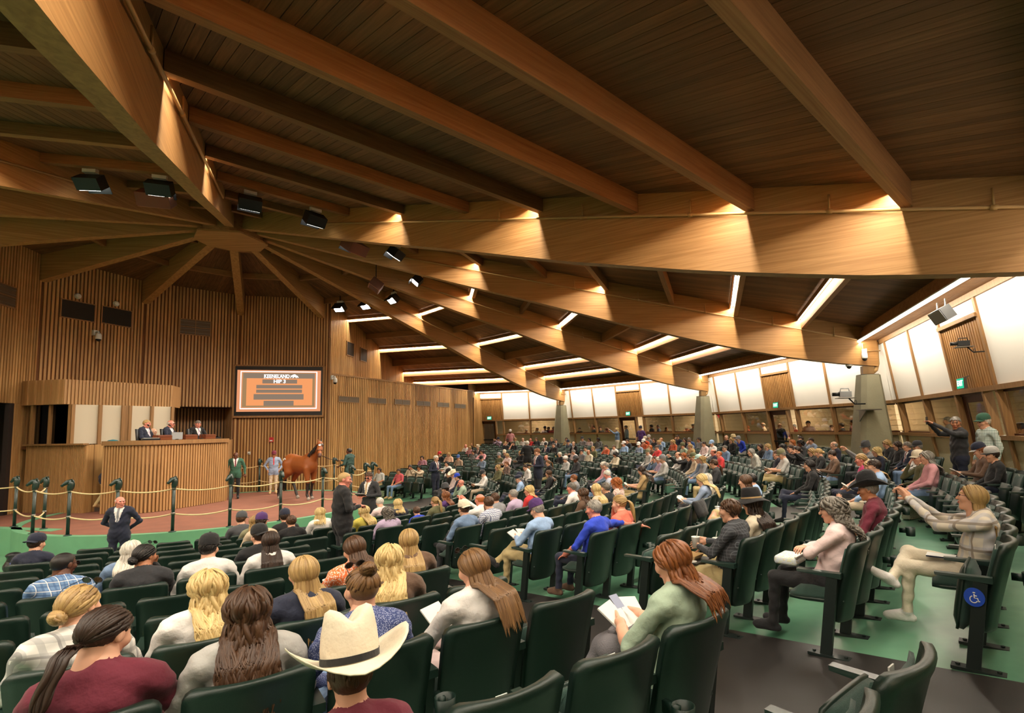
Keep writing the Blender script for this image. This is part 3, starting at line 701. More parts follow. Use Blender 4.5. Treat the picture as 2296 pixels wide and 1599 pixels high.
while s < L[-1]:
    i = max(k for k in range(len(L)-1) if L[k] <= s); f = (s-L[i])/(L[i+1]-L[i]); p = front[i]+(front[i+1]-front[i])*f; t = (front[i+1]-front[i])/np.linalg.norm(front[i+1]-front[i]); nr = np.array([t[1],-t[0]])
    c = p-po+nr*.02; sm.box((c[0],c[1],ZD/2-.04),(.052,.04,ZD-.1),rotz=math.atan2(t[1],t[0])); s += step
tag(sm.build('slats', W_PODI, pod), kind='stuff')
V = []; F = []
for i,p in enumerate(front):
    t = front[min(i+1,len(front)-1)]-front[max(i-1,0)]; t = t/np.linalg.norm(t); nr = np.array([t[1],-t[0]])
    for o,z in ((.09,ZD-.07),(.09,ZD+.06),(-.50,ZD+.06),(-.50,ZD-.0)): q = p-po+nr*o; V.append((q[0],q[1],z))
for i in range(len(front)-1):
    for k in range(4): F.append((i*4+k,(i+1)*4+k,(i+1)*4+(k+1)%4,i*4+(k+1)%4))
F += [(0,1,2,3),((len(front)-1)*4+3,(len(front)-1)*4+2,(len(front)-1)*4+1,(len(front)-1)*4)]
MB().add(V,F).build('desk_top', W_TRIM, pod)
ZP = 1.42
plat = [tuple(p-po) for p in front]+[tuple(fac_pt(a165,-1.40,DW-.06)-po),tuple(fac_pt(a165,1.5,DW-.06)-po),(-3.2-po[0],1.5-po[1]),(-2.95-po[0],-.4-po[1])]
MB().prism(plat, 0, ZP).build('platform', W_PODI, pod)
# right return of the podium
slat_wall('wall_podium_return', front[-1], fac_pt(a165,-1.40), 0, ZD, inward=(1,0), mats=(W_PODI,W_BACK))
# stairs at the left end
st = empty('podium_stairs', (-3.25,-.5,0), 0, 'dark steps behind the gap left of the podium', 'stairs')
for i in range(4): MB().box((0,.18+i*.28,.16*(i+.5)+.0),(.62,.28,.16*(i+1)*1.0)).build('step', mat('stair_tread','#51453c',.7), st)
# booth left of the podium: lower wall, glazed and upholstered front, slatted header
bl0, bl1 = np.array([-5.75,-.45]), np.array([-3.61,-.78])
slat_wall('wall_booth_lower', bl0, bl1, 0, 2.02, step=.05, sw=.03, dp=.015, inward=(0,-1), mats=(W_PODI,W_PODI))
slat_wall('wall_booth_stair', bl1, np.array([-3.45,.9]), 0, 2.02, step=.3, sw=.02, dp=.01, inward=(1,0), mats=(W_TRIM,W_SLAT))
booth = empty('announcer_booth', (-4.25,-.62,0), 0, 'wood framed booth with beige panels and a dark window above the stairs', 'booth')
bo = np.array([-4.25,-.62])
m = MB(); m.box(((bl0+bl1)[0]/2-bo[0],(bl0+bl1)[1]/2-bo[1]-.03,2.04),(2.2,.16,.05),rotz=math.atan2(bl1[1]-bl0[1],bl1[0]-bl0[0])); m.build('sill', W_TRIM, booth)
F0 = np.array([-4.22,-.66]); fa = 61.0; fd = P2(1,fa); FL = 2.62
zs, zh = 2.04, CAMZ+1.0
def fbox(s0,s1,z0,z1,name,mt,off=0,th=.06):
    c = F0+fd*(s0+s1)/2-bo+P2(off,fa-90); return MB().box((c[0],c[1],(z0+z1)/2),(s1-s0,th,z1-z0),rotz=fa*D2R).build(name, mt, booth)
x = 0
cuts = [0,.52,1.12,1.42,2.0,FL]
for i,(a,b) in enumerate(((.03,.62),(.70,1.20),(1.46,1.98),(2.06,2.58))): fbox(a,b,zs,zh,'beige_panel',M_BEIGE,-.02)
for a in (-.03,.62,1.20,1.38,1.98,2.58): fbox(a,a+.08,zs-.02,zh,'post',W_TRIM,.03,.14)
fbox(1.24,1.42,zs,zh,'wide_post',W_TRIM,.02,.10)
# dark window at the left end
wa = np.array([-5.55,-.47]); c = (wa+F0)/2-bo
MB().box((c[0],c[1],(zs+zh)/2),(1.2,.012,zh-zs),rotz=math.atan2(F0[1]-wa[1],F0[0]-wa[0])).build('window_pane', glass_mat('dark_glass',(.12,.12,.13)), booth)
for f in (0.0,.48,1.0):
    p = wa+(F0-wa)*f-bo; MB().box((p[0],p[1]-.02,(zs+zh)/2),(.07,.12,zh-zs)).build('post', W_TRIM, booth)
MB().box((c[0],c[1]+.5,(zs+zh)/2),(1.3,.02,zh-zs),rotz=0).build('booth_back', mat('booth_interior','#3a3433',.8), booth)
# header box
hb = [(-6.0,-.50),(-4.32,-.86),(-3.02,1.72),(-3.4,2.6),(-6.0,.6)]
MB().prism([tuple(np.array(p)-bo) for p in hb], CAMZ+1.0, CAMZ+1.75).build('header_box', W_PODI, booth)
for p,q,st_ in ((hb[1],hb[2],.085),(hb[0],hb[1],.3)):
    p, q = np.array(p), np.array(q); t = (q-p)/np.linalg.norm(q-p); nr = np.array([t[1],-t[0]]); sm = MB(); s = .04
    while s < np.linalg.norm(q-p): c = p+t*s+nr*.018-bo; sm.box((c[0],c[1],CAMZ+1.375),(.05,.036,.75),rotz=math.atan2(t[1],t[0])); s += st_
    tag(sm.build('header_slats', W_PODI, booth), kind='stuff')
MB().prism([tuple(np.array(p)-bo) for p in ((-6.0,-.4),(-4.35,-.6),(-3.25,1.5),(-3.4,2.4),(-6.0,.5))], 1.9, 2.0).build('booth_floor', W_BACK, booth)
# auctioneers' chairs and desk things
M_LEATH = mat('black_leather','#17181a',.4); M_ROSE = wood('rosewood','#5a2b17','#7d4526','X',.35); M_SILV = mat('silver_plastic','#9fa3a6',.35,metal=.3)
AUCT = [(-2.32,-.05),(-2.08,.62),(-1.86,1.48)]
for i,(x,y) in enumerate(AUCT):
    e = empty('office_chair', (x,y,ZP), -62*D2R, f'black leather office chair behind the podium, {["left","middle","right"][i]} of three', 'chair', 'chairs behind the podium')
    MB().prism([(-.23,-.2),(.23,-.2),(.25,.2),(-.25,.2)],.42,.50).build('seat', M_LEATH, e)
    V=[];F=[]
    for k in range(7):
        t = k/6; z = .5+.55*t; wd = .25*(1-.25*max(0,t-.6)/.4)
        for xx in (-wd,0,wd): V += [(xx,-.24-.06*t+(.05 if xx else 0),z),(xx,-.31-.06*t+(.05 if xx else 0),z)]
    for k in range(6):
        for j in range(2):
            a=k*6+j*2; b=a+6; F += [(a,a+2,b+2,b),(a+1,b+1,b+3,a+3)]
        a=k*6;b=a+6; F += [(a,b,b+1,a+1),(a+4,a+5,b+5,b+4)]
    MB().add(V,F).build('backrest', M_LEATH, e, smooth=True)
    MB().tube([(0,0,.06),(0,0,.42)],.03,8).build('pedestal', M_BLACK, e)
    m=MB()
    for k in range(5): m.bar((0,0,.06),(.26*math.cos(k*1.2566),.26*math.sin(k*1.2566),.03),.04,.03)
    m.build('base', M_BLACK, e)
    for sgn in (-1,1): MB().box((sgn*.27,-.02,.66),(.05,.28,.03)).build('armrest', M_LEATH, e)
def desk_pos(px, back=.28):
    best = min(front, key=lambda p: abs(proj([p[0],p[1],ZD])[0]-px)); i = [k for k,p in enumerate(front) if p is best][0]
    t = front[min(i+1,len(front)-1)]-front[max(i-1,0)]; t /= np.linalg.norm(t); nr = np.array([-t[1],t[0]]); return best+nr*back, math.atan2(t[1],t[0])
for px,lab in ((382,'left rosewood lectern box on the podium desk'),(437,'middle rosewood lectern box on the podium desk'),(486,'right rosewood lectern box on the podium desk')):
    p, an = desk_pos(px); e = empty('lectern_box', (p[0],p[1],ZD+.06), an, lab, 'lectern'); bevel(MB().box((0,0,.07),(.42,.25,.14)).build('body', M_ROSE, e)); MB().box((0,.02,.15),(.40,.22,.015)).build('top', M_ROSE, e)
p, an = desk_pos(409); e = empty('laptop', (p[0],p[1],ZD+.06), an, 'silver laptop open between the lectern boxes', 'laptop'); MB().box((0,.05,.012),(.34,.24,.02)).build('keyboard', M_SILV, e); MB().box((0,-.09,.125),(.34,.015,.22)).build('lid', M_SILV, e)
p, an = desk_pos(340); e = empty('document_tray', (p[0],p[1],ZD+.06), an, 'black tray of papers in front of the left auctioneer', 'tray'); MB().box((0,0,.03),(.42,.26,.06)).build('tray', M_BLACK, e); MB().box((0,0,.065),(.38,.22,.012)).build('papers', M_WHITEP, e)
p, an = desk_pos(500); e = empty('desk_phone', (p[0],p[1],ZD+.06), an, 'dark desk phone at the right end of the podium', 'phone'); MB().box((0,0,.03),(.2,.2,.05)).build('base', M_BLACK, e); MB().box((0,.0,.07),(.05,.2,.03)).build('handset', M_BLACK, e)
for px,lab in ((343,'thin microphone leaning to the left auctioneer'),(408,'thin microphone leaning to the middle auctioneer'),(462,'thin microphone leaning to the right auctioneer')):
    p, an = desk_pos(px,.2); e = empty('microphone', (p[0],p[1],ZD+.06), an, lab, 'microphone')
    MB().lathe([(.05,0),(.05,.02),(.01,.03)],12).build('base', M_BLACK, e); MB().tube([(0,0,.02),(0,.02,.18),(-.02,.14,.36),(-.04,.24,.44)],.007,6).build('gooseneck', M_BLACK, e); MB().tube([(-.04,.24,.44),(-.05,.29,.47)],.022,8).build('head', M_BLACK, e, smooth=True)
e = empty('teal_cushion', (*(F0+fd*1.0+P2(.08,fa-90)),2.04), fa*D2R, 'round teal object resting on the booth sill', 'cushion'); MB().lathe([(.17,0),(.16,.05),(.11,.1),(0,.12)],16,close=False).build('dome', mat('teal','#1d6f7d',.6), e, smooth=True); MB().lathe([(.18,-.005),(.18,.01)],16).build('rim', MATS['teal'], e)
# bright screen beyond the entrance
p = on_fac(4,985,a225,DW+2.2); e = empty('lit_monitor', tuple(p), a225*D2R, 'bright white monitor glowing beyond the left doorway', 'monitor'); MB().box((0,0,0),(.06,1.0,.75)).build('body', M_BLACK, e); MB().box((-.035,0,0),(.01,.95,.7)).build('picture', emis('monitor_glow',(.85,.92,1),1.6), e)
# ------------------------------------------------------------------ posts with horse-head finials, and ropes
M_DKG = mat('post_green','#0f2a24',.35,spec=.6); M_ROPE = mat('rope','#d9c08e',.85,bump=.5,bscale=120); M_BRASS = mat('brass','#b08b4a',.3,metal=.9)
post_pole = MB().tube([(0,0,0),(0,0,1.06)],.034,12).mesh('pole', M_DKG, True)
post_base = MB().lathe([(.075,0),(.075,.015),(.04,.03)],14).mesh('base_plate', M_DKG, True)
fm = MB(); fm.tube([(0,0,1.02),(.0,0,1.10),(-.01,0,1.17),(.02,0,1.23)],[.05,.058,.056,.05],10); fm.tube([(-.02,0,1.235),(.05,0,1.215),(.11,0,1.165),(.15,0,1.125)],[.045,.052,.036,.028],10)
for s_ in (-1,1): fm.tube([(-.02,s_*.025,1.255),(-.025,s_*.03,1.295)],[.014,.004],6)
fm.tube([(-.05,0,1.05),(-.06,0,1.15),(-.045,0,1.24),(0,0,1.275)],[.016,.022,.022,.012],6)
finial = fm.mesh('horse_head_finial', M_DKG, True)
rg = MB(); rg.tube([(.115+.028*math.cos(t),0,1.10+.028*math.sin(t)) for t in np.linspace(0,6.283,13)],.005,6); ringm = rg.mesh('ring', M_BRASS, True)
clm = MB().lathe([(.042,0),(.042,.05)],12).mesh('rope_collar', M_STEEL, True)
def post(p, rot, lab):
    e = empty('rope_post', (p[0],p[1],0.012), rot, lab, 'post', 'posts round the show ring')
    for nm, me in (('pole',post_pole),('base_plate',post_base),('horse_head_finial',finial),('ring',ringm)): obj(nm, me, e)
    obj('rope_collar', clm, e, loc=(0,0,.98)); obj('rope_collar', clm, e, loc=(0,0,.40)); return e
PF = [-113.4,-98,-83.4,-68.8,-54.2,-39.7,-24.5,-10.0,2.5]; PBk = [121,108,95.5,83,68]
fp = [P2(4.39,a) for a in PF]; bp = [P2(4.36,a) for a in PBk]
for i,p in enumerate(fp): post(p, (PF[i]+ (0 if i>4 else -40))*D2R, f'dark green rope post with horse head, {ORD[i]} along the ring front from the left')
for i,p in enumerate(bp): post(p, (PBk[i]-20)*D2R, f'dark green rope post with horse head, {ORD[i]} along the ring back from the podium')
lp = [np.array([-3.24,-3.03]), np.array([-2.1,-3.42])]
post(lp[0], math.pi, 'dark green rope post with horse head at the far left of the walkway'); post(lp[1], math.pi, 'dark green rope post with horse head set back behind the left corner post')
xp = P2(4.36,6.5)+np.array([.12,.1]); post(xp, 0.3, 'dark green rope post with horse head doubled beside the last front post')
def rope(p, q, lab, h=.98, sag=.07):
    pts = []
    for i in range(13):
        t = i/12; pts.append((p[0]+(q[0]-p[0])*t, p[1]+(q[1]-p[1])*t, .012+h+.02-sag*4*t*(1-t)))
    o = MB().tube(pts, .016, 8).build('rope', M_ROPE, None, smooth=True); tag(o, lab, 'rope', 'ropes round the show ring')
def ropes(P, side):
    for i in range(len(P)-1):
        for h, nm in ((.98,'upper'),(.40,'lower')): rope(P[i], P[i+1], f'{nm} tan rope in the {ORD[i]} span along the ring {side}', h)
ropes(fp,'front from the left'); ropes(bp,'back from the podium')
for h, nm in ((.98,'upper'),(.40,'lower')):
    rope(lp[0]+np.array([-3.2,.15]), lp[0], f'{nm} tan rope leaving the picture at the far left', h); rope(lp[0], fp[0], f'{nm} tan rope between far left post and corner post', h); rope(fp[0], lp[1], f'{nm} short tan rope behind the left corner post', h)
    rope(bp[-1], xp, f'{nm} tan rope behind the horse handler', h)
# ------------------------------------------------------------------ theater seats
M_SHELL = mat('seat_shell','#12261f',.38,bump=.12,bscale=350,spec=.5); M_SEATF = mat('seat_fabric','#1d3a31',.85,bump=.3,bscale=260,var=.1,vscale=12,sheen=.15)
M_ARM = mat('seat_arm','#1a2f29',.35,spec=.55); M_TAGW = mat('seat_tag','#c9cbc6',.5); M_STD = mat('seat_standard','#0e1a17',.45)
def shell_mesh():
    nx, zs = 9, [.24,.26,.30,.42,.55,.68,.78,.815,.838,.852,.858]
    def hw(z):
        if z > .80: t = min(1,(z-.80)/.058); return .252-.055*(1-math.sqrt(max(0,1-t*t)))
        if z < .30: t = (.30-z)/.06; return .235-.05*(1-math.sqrt(max(0,1-t*t)))
        return .235+.017*(z-.30)/.5
    def yb(z): return -.14-.16*((z-.24)/.62)**1.15
    V = []; n = len(zs)
    for side in (0,1):
        for z in zs:
            w_ = hw(z)
            for i in range(nx):
                u = -1+2*i/(nx-1); th = .022*(1-.55*max(0,(z-.845)/.013 if z>.845 else 0))
                lip = .012 if z > .80 else 0
                V.append((u*w_, yb(z)+.058*u*u+(th if side == 0 else -th-lip*.6), z))
    F = []; N = n*nx
    for j in range(n-1):
        for i in range(nx-1):
            a = j*nx+i; F.append((a+1,a,a+nx,a+nx+1)); b = N+a; F.append((b,b+1,b+nx+1,b+nx))
    for i in range(nx-1):
        F.append((i,i+1,N+i+1,N+i)); a = (n-1)*nx+i; F.append((a+1,a,N+a,N+a+1))
    for j in range(n-1):
        a = j*nx; F.append((a,N+a,N+a+nx,a+nx)); a += nx-1; F.append((a,a+nx,N+a+nx,N+a))
    return mesh_np('backrest', V, F, M_SHELL, None, True)
def pad_mesh(w_, h_, t, name, mt, curve=0, nx=7, nz=7):
    """pillow-like pad in the xz plane, bulging to +y"""
    V = []; F = []
    for side in (0,1):
        for j in range(nz):
            for i in range(nx):
                u = -1+2*i/(nx-1); v = -1+2*j/(nz-1); e = (1-u**6)*(1-v**6)
                uu = u*(1-.06*v**4); vv = v*(1-.04*u**4)
                V.append((uu*w_/2, (t*(.35+.65*e) if side == 0 else 0)+curve*u*u, vv*h_/2))
    N = nx*nz
    for j in range(nz-1):
        for i in range(nx-1):
            a = j*nx+i; F.append((a+1,a,a+nx,a+nx+1)); F.append((N+a,N+a+1,N+a+nx+1,N+a+nx))
    for i in range(nx-1): F.append((i,i+1,N+i+1,N+i)); a=(nz-1)*nx+i; F.append((a+1,a,N+a,N+a+1))
    for j in range(nz-1): a=j*nx; F.append((a,N+a,N+a+nx,a+nx)); a+=nx-1; F.append((a,a+nx,N+a+nx,N+a))
    return V, F
def pad_obj(w_,h_,t,name,mt,M,curve=0):
    V,F = pad_mesh(w_,h_,t,name,mt,curve); V=[tuple(M@Vector(p)) for p in V]; return mesh_np(name,V,F,mt,None,True)
SH = shell_mesh()
PADM = pad_obj(.43,.44,.05,'back_pad',M_SEATF,Matrix.Translation((0,-.19,.59))@Matrix.Rotation(15*D2R,4,'X'),.045)
SDN = pad_obj(.45,.44,.085,'seat',M_SEATF,Matrix.Translation((0,.06,.40))@Matrix.Rotation(86*D2R,4,'X'))
def flip(me_v): return me_v
SUP = pad_obj(.45,.43,.085,'seat',M_SEATF,Matrix.Translation((0,.02,.45))@Matrix.Rotation(math.pi,4,'Z')@Matrix.Rotation(-10*D2R,4,'X'))
PAN_D = pad_obj(.46,.45,.05,'seat_pan',M_SHELL,Matrix.Translation((0,.06,.405))@Matrix.Rotation(-94*D2R,4,'X'))
PAN_U = pad_obj(.46,.45,.05,'seat_pan',M_SHELL,Matrix.Translation((0,.02,.45))@Matrix.Rotation(10*D2R,4,'X'))
def arm_m(x): 
    m = MB(); V=[(-.03,-.17,.60),(.03,-.17,.60),(.03,.17,.612),(-.03,.17,.612),(-.03,-.17,.64),(.03,-.17,.64),(.026,.175,.632),(-.026,.175,.632)]
    m.add([(a+x,b,c) for a,b,c in V],[(0,3,2,1),(4,5,6,7),(0,1,5,4),(1,2,6,5),(2,3,7,6),(3,0,4,7)]); return m.mesh('armrest',M_ARM)
def std_m(x):
    m = MB(); m.bar((x,-.02,.0),(x,-.10,.60),.045,.085,up=(0,1,0)); m.box((x,-.05,.012),(.09,.32,.02)); m.tube([(x,.07,.02),(x,.07,.035)],.014,6); m.tube([(x,-.17,.02),(x,-.17,.035)],.014,6); return m.mesh('standard',M_STD)
PITCHM = .568
ARM_L, ARM_R, STD_L, STD_R = arm_m(-PITCHM/2), arm_m(PITCHM/2), std_m(-PITCHM/2), std_m(PITCHM/2)
TAGM = MB().box((0,-.185,.795),(.05,.006,.03)).mesh('number_tag',M_TAGW)
CUP = MB(); CUP.lathe([(.044,0),(.05,.09),(.054,.09),(.048,-.004)],14,(PITCHM/2-.02,-.37,.50),close=False); CUP.lathe([(.0,0),(.044,0)],14,(PITCHM/2-.02,-.37,.50),close=False); CUP.box((PITCHM/2-.02,-.30,.55),(.03,.09,.05)); CUPM = CUP.mesh('cup_holder',M_SHELL,True)
SECT = {'A':'left block','B':'near right block','C':'right rear block','D':'middle far block','E':'slatted wall block'}
AIS = {'A':'the near aisle','B':'the near aisle','C':'the right aisle','D':'the middle aisle','E':'the far aisle'}
# (section, row) -> list of seat angles; row k counts from the ring
A_END = {12:-49.72,11:-49.75,10:-50.13,9:-50.42,8:-50.5,7:-50.7,6:-51.85,5:-52.07,4:-52.14,3:-49.6,2:-49.6,1:-49.3,0:-49.0}
B_BEG = {13:-40.6,12:-41.3,11:-41.9,10:-41.6,9:-41.5,8:-41.4,7:-41.36,6:-41.26,5:-40.8,4:-40.6,3:-45.46,2:-45.0,1:-44.5,0:-44.2}
SEATS = []            # dict(sec,k,i,phi)
def add_row(sec, k, phis):
    for i, ph in enumerate(phis): SEATS.append(dict(sec=sec,k=k,i=i,phi=ph,n=len(phis),occ=False))
def arange_row(beg, end, k, step_sign=1):
    st = math.degrees(PITCHM/ROWS[k])*step_sign; out = []; p = beg
    while (p <= end+1e-6) if step_sign > 0 else (p >= end-1e-6): out.append(p); p += st
    return out
for k in range(13):
    r = ROWS[k]; half = math.degrees(1.3/r) if k > 2 else math.degrees(.62/r)
    lo = -75.6+half
    add_row('A', k, arange_row(A_END[k], lo, k, -1))
for k in range(14):
    r = ROWS[k]; half = math.degrees(1.3/r) if k > 2 else math.degrees(.45/r)
    if k < 2: half = math.degrees(.3/r)
    add_row('B', k, arange_row(B_BEG[k], -15.6-half, k))
    keep = lambda L: [p for p in L if k < 13 or all(abs(p-c_) > 3.2 for c_ in (-.4,29.6,59.6))]
    add_row('C', k, keep(arange_row(-15.6+half*(.7 if k == 13 else 1), 14.4-half, k)))
    add_row('D', k, keep(arange_row(14.4+half, 44.4-math.degrees((1.3 if k>2 else 1.1)/r), k)))
    # block by the wall: stop before the slatted wall
    if k < 13:
        ph = []; p = 44.4+math.degrees(1.3/r); st = math.degrees(PITCHM/r)
        while p < 75:
            q = P2(r+.15,p); 
            if (q-C0)@P2(1,-19) < .42: break
            if (q-C0)@P2(1,71) > 13.2: break
            ph.append(p); p += st
        add_row('E', k, ph)
for s in SEATS:
    r0 = ROWS[s['k']]-.30; p = P2(r0, s['phi']); s['pos'] = np.array([p[0],p[1],zfloor(r0)]); s['rot'] = (s['phi']+90)*D2R
    q = proj(s['pos']+np.array([0,0,.5])); d = s['pos'][1]-CAM[1]
    s['vis'] = d > .6 and -150 < q[0] < 2420 and -100 < q[1] < 1900; s['dist'] = float(np.linalg.norm(s['pos']-CAM)); s['px'] = q
# ------------------------------------------------------------------ organic bodies: signed distance fields meshed by surface nets
def snets(f, lo, hi, h):
    lo = np.array(lo,float); n = np.ceil((np.array(hi)-lo)/h).astype(int)+1
    ax = [lo[i]+h*np.arange(n[i]) for i in range(3)]
    G = np.stack(np.meshgrid(*ax, indexing='ij'),-1).reshape(-1,3)
    v = np.concatenate([f(G[i:i+60000]) for i in range(0,len(G),60000)]).reshape(n)
    ins = v < 0
    c = np.zeros(n-1,int)
    for dx in (0,1):
        for dy in (0,1):
            for dz_ in (0,1): c += ins[dx:n[0]-1+dx, dy:n[1]-1+dy, dz_:n[2]-1+dz_]
    act = (c > 0)&(c < 8); idx = -np.ones(n-1,int); cells = np.argwhere(act); idx[act] = np.arange(len(cells))
    S = np.zeros((len(cells),3)); W = np.zeros(len(cells))
    cor = [(a,b,d) for a in (0,1) for b in (0,1) for d in (0,1)]
    for a in cor:
        for b in cor:
            if sum(abs(np.array(a)-np.array(b))) != 1 or a > b: continue
            v0 = v[cells[:,0]+a[0],cells[:,1]+a[1],cells[:,2]+a[2]]; v1 = v[cells[:,0]+b[0],cells[:,1]+b[1],cells[:,2]+b[2]]
            k = (v0 < 0) != (v1 < 0); t = np.where(k, v0/np.where(k,v0-v1,1), 0)
            S[k] += (np.array(a)+(np.array(b)-np.array(a))*t[:,None])[k]; W[k] += 1
    V = lo+h*(cells+S/W[:,None]); Fs = []
    for axis in range(3):
        o = [i for i in range(3) if i != axis]
        sl0 = [slice(None)]*3; sl1 = [slice(None)]*3; sl0[axis] = slice(0,-1); sl1[axis] = slice(1,None)
        ch = ins[tuple(sl0)] != ins[tuple(sl1)]
        e = np.argwhere(ch); k = (e[:,o[0]] > 0)&(e[:,o[1]] > 0)&(e[:,o[0]] < n[o[0]]-1)&(e[:,o[1]] < n[o[1]]-1); e = e[k]
        q = []
        for d0,d1 in ((-1,-1),(0,-1),(0,0),(-1,0)):
            cc = e.copy(); cc[:,o[0]] += d0; cc[:,o[1]] += d1; q.append(idx[cc[:,0],cc[:,1],cc[:,2]])
        q = np.stack(q,1); s0 = ins[e[:,0],e[:,1],e[:,2]]
        fl = s0 if axis != 1 else ~s0
        q[~fl] = q[~fl][:,::-1]; Fs.append(q)
    return V, np.concatenate(Fs)
def sd_prim(P, pr):
    a, b, ra, rb, sc = pr[0], pr[1], pr[2], pr[3], pr[5] if len(pr) > 5 else None
    a = np.array(a,float); b = np.array(b,float)
    if sc is not None: s_ = np.array(sc,float); c0 = (a+b)/2; P = (P-c0)/s_; a = (a-c0)/s_; b = (b-c0)/s_
    d = b-a; L2 = d@d
    t = np.clip(((P-a)@d)/L2,0,1) if L2 > 1e-12 else np.zeros(len(P))
    dist = np.linalg.norm(P-(a+t[:,None]*d),axis=1)-(ra+(rb-ra)*t)
    return dist*min(sc) if sc is not None else dist
def smin(a, b, k):
    h = np.clip(.5+.5*(b-a)/k,0,1); return b+(a-b)*h-k*h*(1-h)
def mesh_prims(prims, h, k=.03, sub=None, ks=.01, fold=0):
    lo = np.min([np.minimum(p[0],p[1])-max(p[2],p[3])*(max(p[5]) if len(p) > 5 and p[5] is not None else 1) for p in prims],0)-2*h
    hi = np.max([np.maximum(p[0],p[1])+max(p[2],p[3])*(max(p[5]) if len(p) > 5 and p[5] is not None else 1) for p in prims],0)+2*h
    def f(P):
        d = None
        for p in prims:
            e = sd_prim(P,p); d = e if d is None else smin(d,e,p[6] if len(p) > 6 else k)
        if fold: d = d+fold*(np.sin(46*P[:,2]+9*P[:,0]+2.5*np.sin(17*P[:,0]+13*P[:,1]))*np.sin(21*P[:,1]+11*P[:,2]+3*np.sin(12*P[:,0])))
        if sub:
            for p in sub: d = -smin(-d, sd_prim(P,p), ks)
        return d
    V, F = snets(f, lo, hi, h)
    C = V[F].mean(1); D = np.stack([sd_prim(C,p) for p in prims],1); sl = np.array([p[4] for p in prims])[D.argmin(1)]
    return V, F, sl
SK,TP,SL,TH,SN,SHO,EY,LI,BR,SF,TI = range(11)
# head (local: centre of the skull, y forwards, z up)
hp = [((0,-.012,.03),(0,-.012,.03),1,1,SK,(.077,.097,.088)),((0,.02,-.048),(0,.02,-.048),1,1,SK,(.057,.068,.066)),((-.012,.062,-.098),(.012,.062,-.098),.02,.02,SK),
      ((0,.086,.012),(0,.107,-.022),.009,.0135,SK,None,.012),((-.03,.082,.032),(.03,.082,.032),.012,.012,SK,None,.015),((-.016,.092,-.054),(.016,.092,-.054),.0085,.0085,SK,None,.01),
      ((-.079,-.006,.004),(-.079,-.006,.004),1,1,SK,(.011,.021,.031),.008),((.079,-.006,.004),(.079,-.006,.004),1,1,SK,(.011,.021,.031),.008),
      ((-.04,.06,-.01),(-.04,.06,-.01),.03,.03,SK),((.04,.06,-.01),(.04,.06,-.01),.03,.03,SK),((0,-.02,-.05),(0,-.03,-.16),.056,.055,SK)]
sb = [((-.032,.102,.016),(-.032,.102,.016),.015,.015,SK),((.032,.102,.016),(.032,.102,.016),.015,.015,SK)]
def make_head(h):
    HV, HF, HS = mesh_prims(hp, h, .022, sb, .01)
    C_ = HV[HF].mean(1)
    for s_ in (-1,1):
        HS[(np.linalg.norm((C_-np.array([s_*.032,.088,.016]))*np.array([.75,1,1.5]),axis=1) < .0135)] = EY
        HS[(abs(C_[:,0]-s_*.032) < .02)&(abs(C_[:,2]-.041) < max(.0055,h*.55))&(C_[:,1] > .06)] = BR
    HS[(abs(C_[:,0]) < .023)&(abs(C_[:,2]+.054) < .0085)&(C_[:,1] > .085)] = LI
    return HV, HF, HS
HEADS = {True:make_head(.0085), False:make_head(.0125)}
# hands (local: wrist at origin, fingers along +y, palm towards -z, thumb at +x for the right hand's mirror)
def hand_mesh(curl, spread=1.0, h=.0055):
    pr = [((-.018,.02,0),(-.022,.075,0),.021,.02,SK,(1,1,.62)),((.012,.02,0),(.016,.075,0),.021,.02,SK,(1,1,.62)),((0,-.03,0),(0,.02,0),.027,.028,SK,(1,1,.8))]
    for i,(x,l) in enumerate(((-.033,.058),(-.012,.074),(.010,.078),(.031,.070))):
        p = np.array([x,.085,0.]); an = 0; rr = .0088
        for j,fr in enumerate((.45,.32,.23)):
            an += curl*(.55,.75,.55)[j]; q = p+l*fr*np.array([.12*spread*x/.03*.3, math.cos(an), -math.sin(an)]); pr.append((tuple(p),tuple(q),rr,rr*.9,SK,None,.006)); p = q; rr *= .92
    p = np.array([.028,.02,-.004]); 
    for j,(dx,dy,dz_) in enumerate(((.026,.03,-.010),(.012,.028,-.008-.01*curl))): q = p+np.array([dx,dy,dz_]); pr.append((tuple(p),tuple(q),.0125-.002*j,.0105-.001*j,SK,None,.008)); p = q
    V,F,S_ = mesh_prims(pr, h, .010); return V,F
HANDS = {(True,0):hand_mesh(.75),(True,1):hand_mesh(.25,2.0),(False,0):hand_mesh(.75,1,.0095),(False,1):hand_mesh(.25,2.0,.0095)}
def rotx(p, c, a):
    p = np.array(p,float)-c; ca,sa = math.cos(a),math.sin(a); return np.array([p[0], p[1]*ca-p[2]*sa, p[1]*sa+p[2]*ca])+c
def handmats(elbow, wrist, roll, right):
    y = np.array(wrist)-np.array(elbow); y /= np.linalg.norm(y); up = np.array([0,0,1.]) if abs(y[2]) < .85 else np.array([0,1.,0])
    x = np.cross(y,up); x /= np.linalg.norm(x); z = np.cross(x,y)
    c,s_ = math.cos(roll),math.sin(roll); x,z = x*c+z*s_, z*c-x*s_
    M = np.stack([x,y,z],1); return M
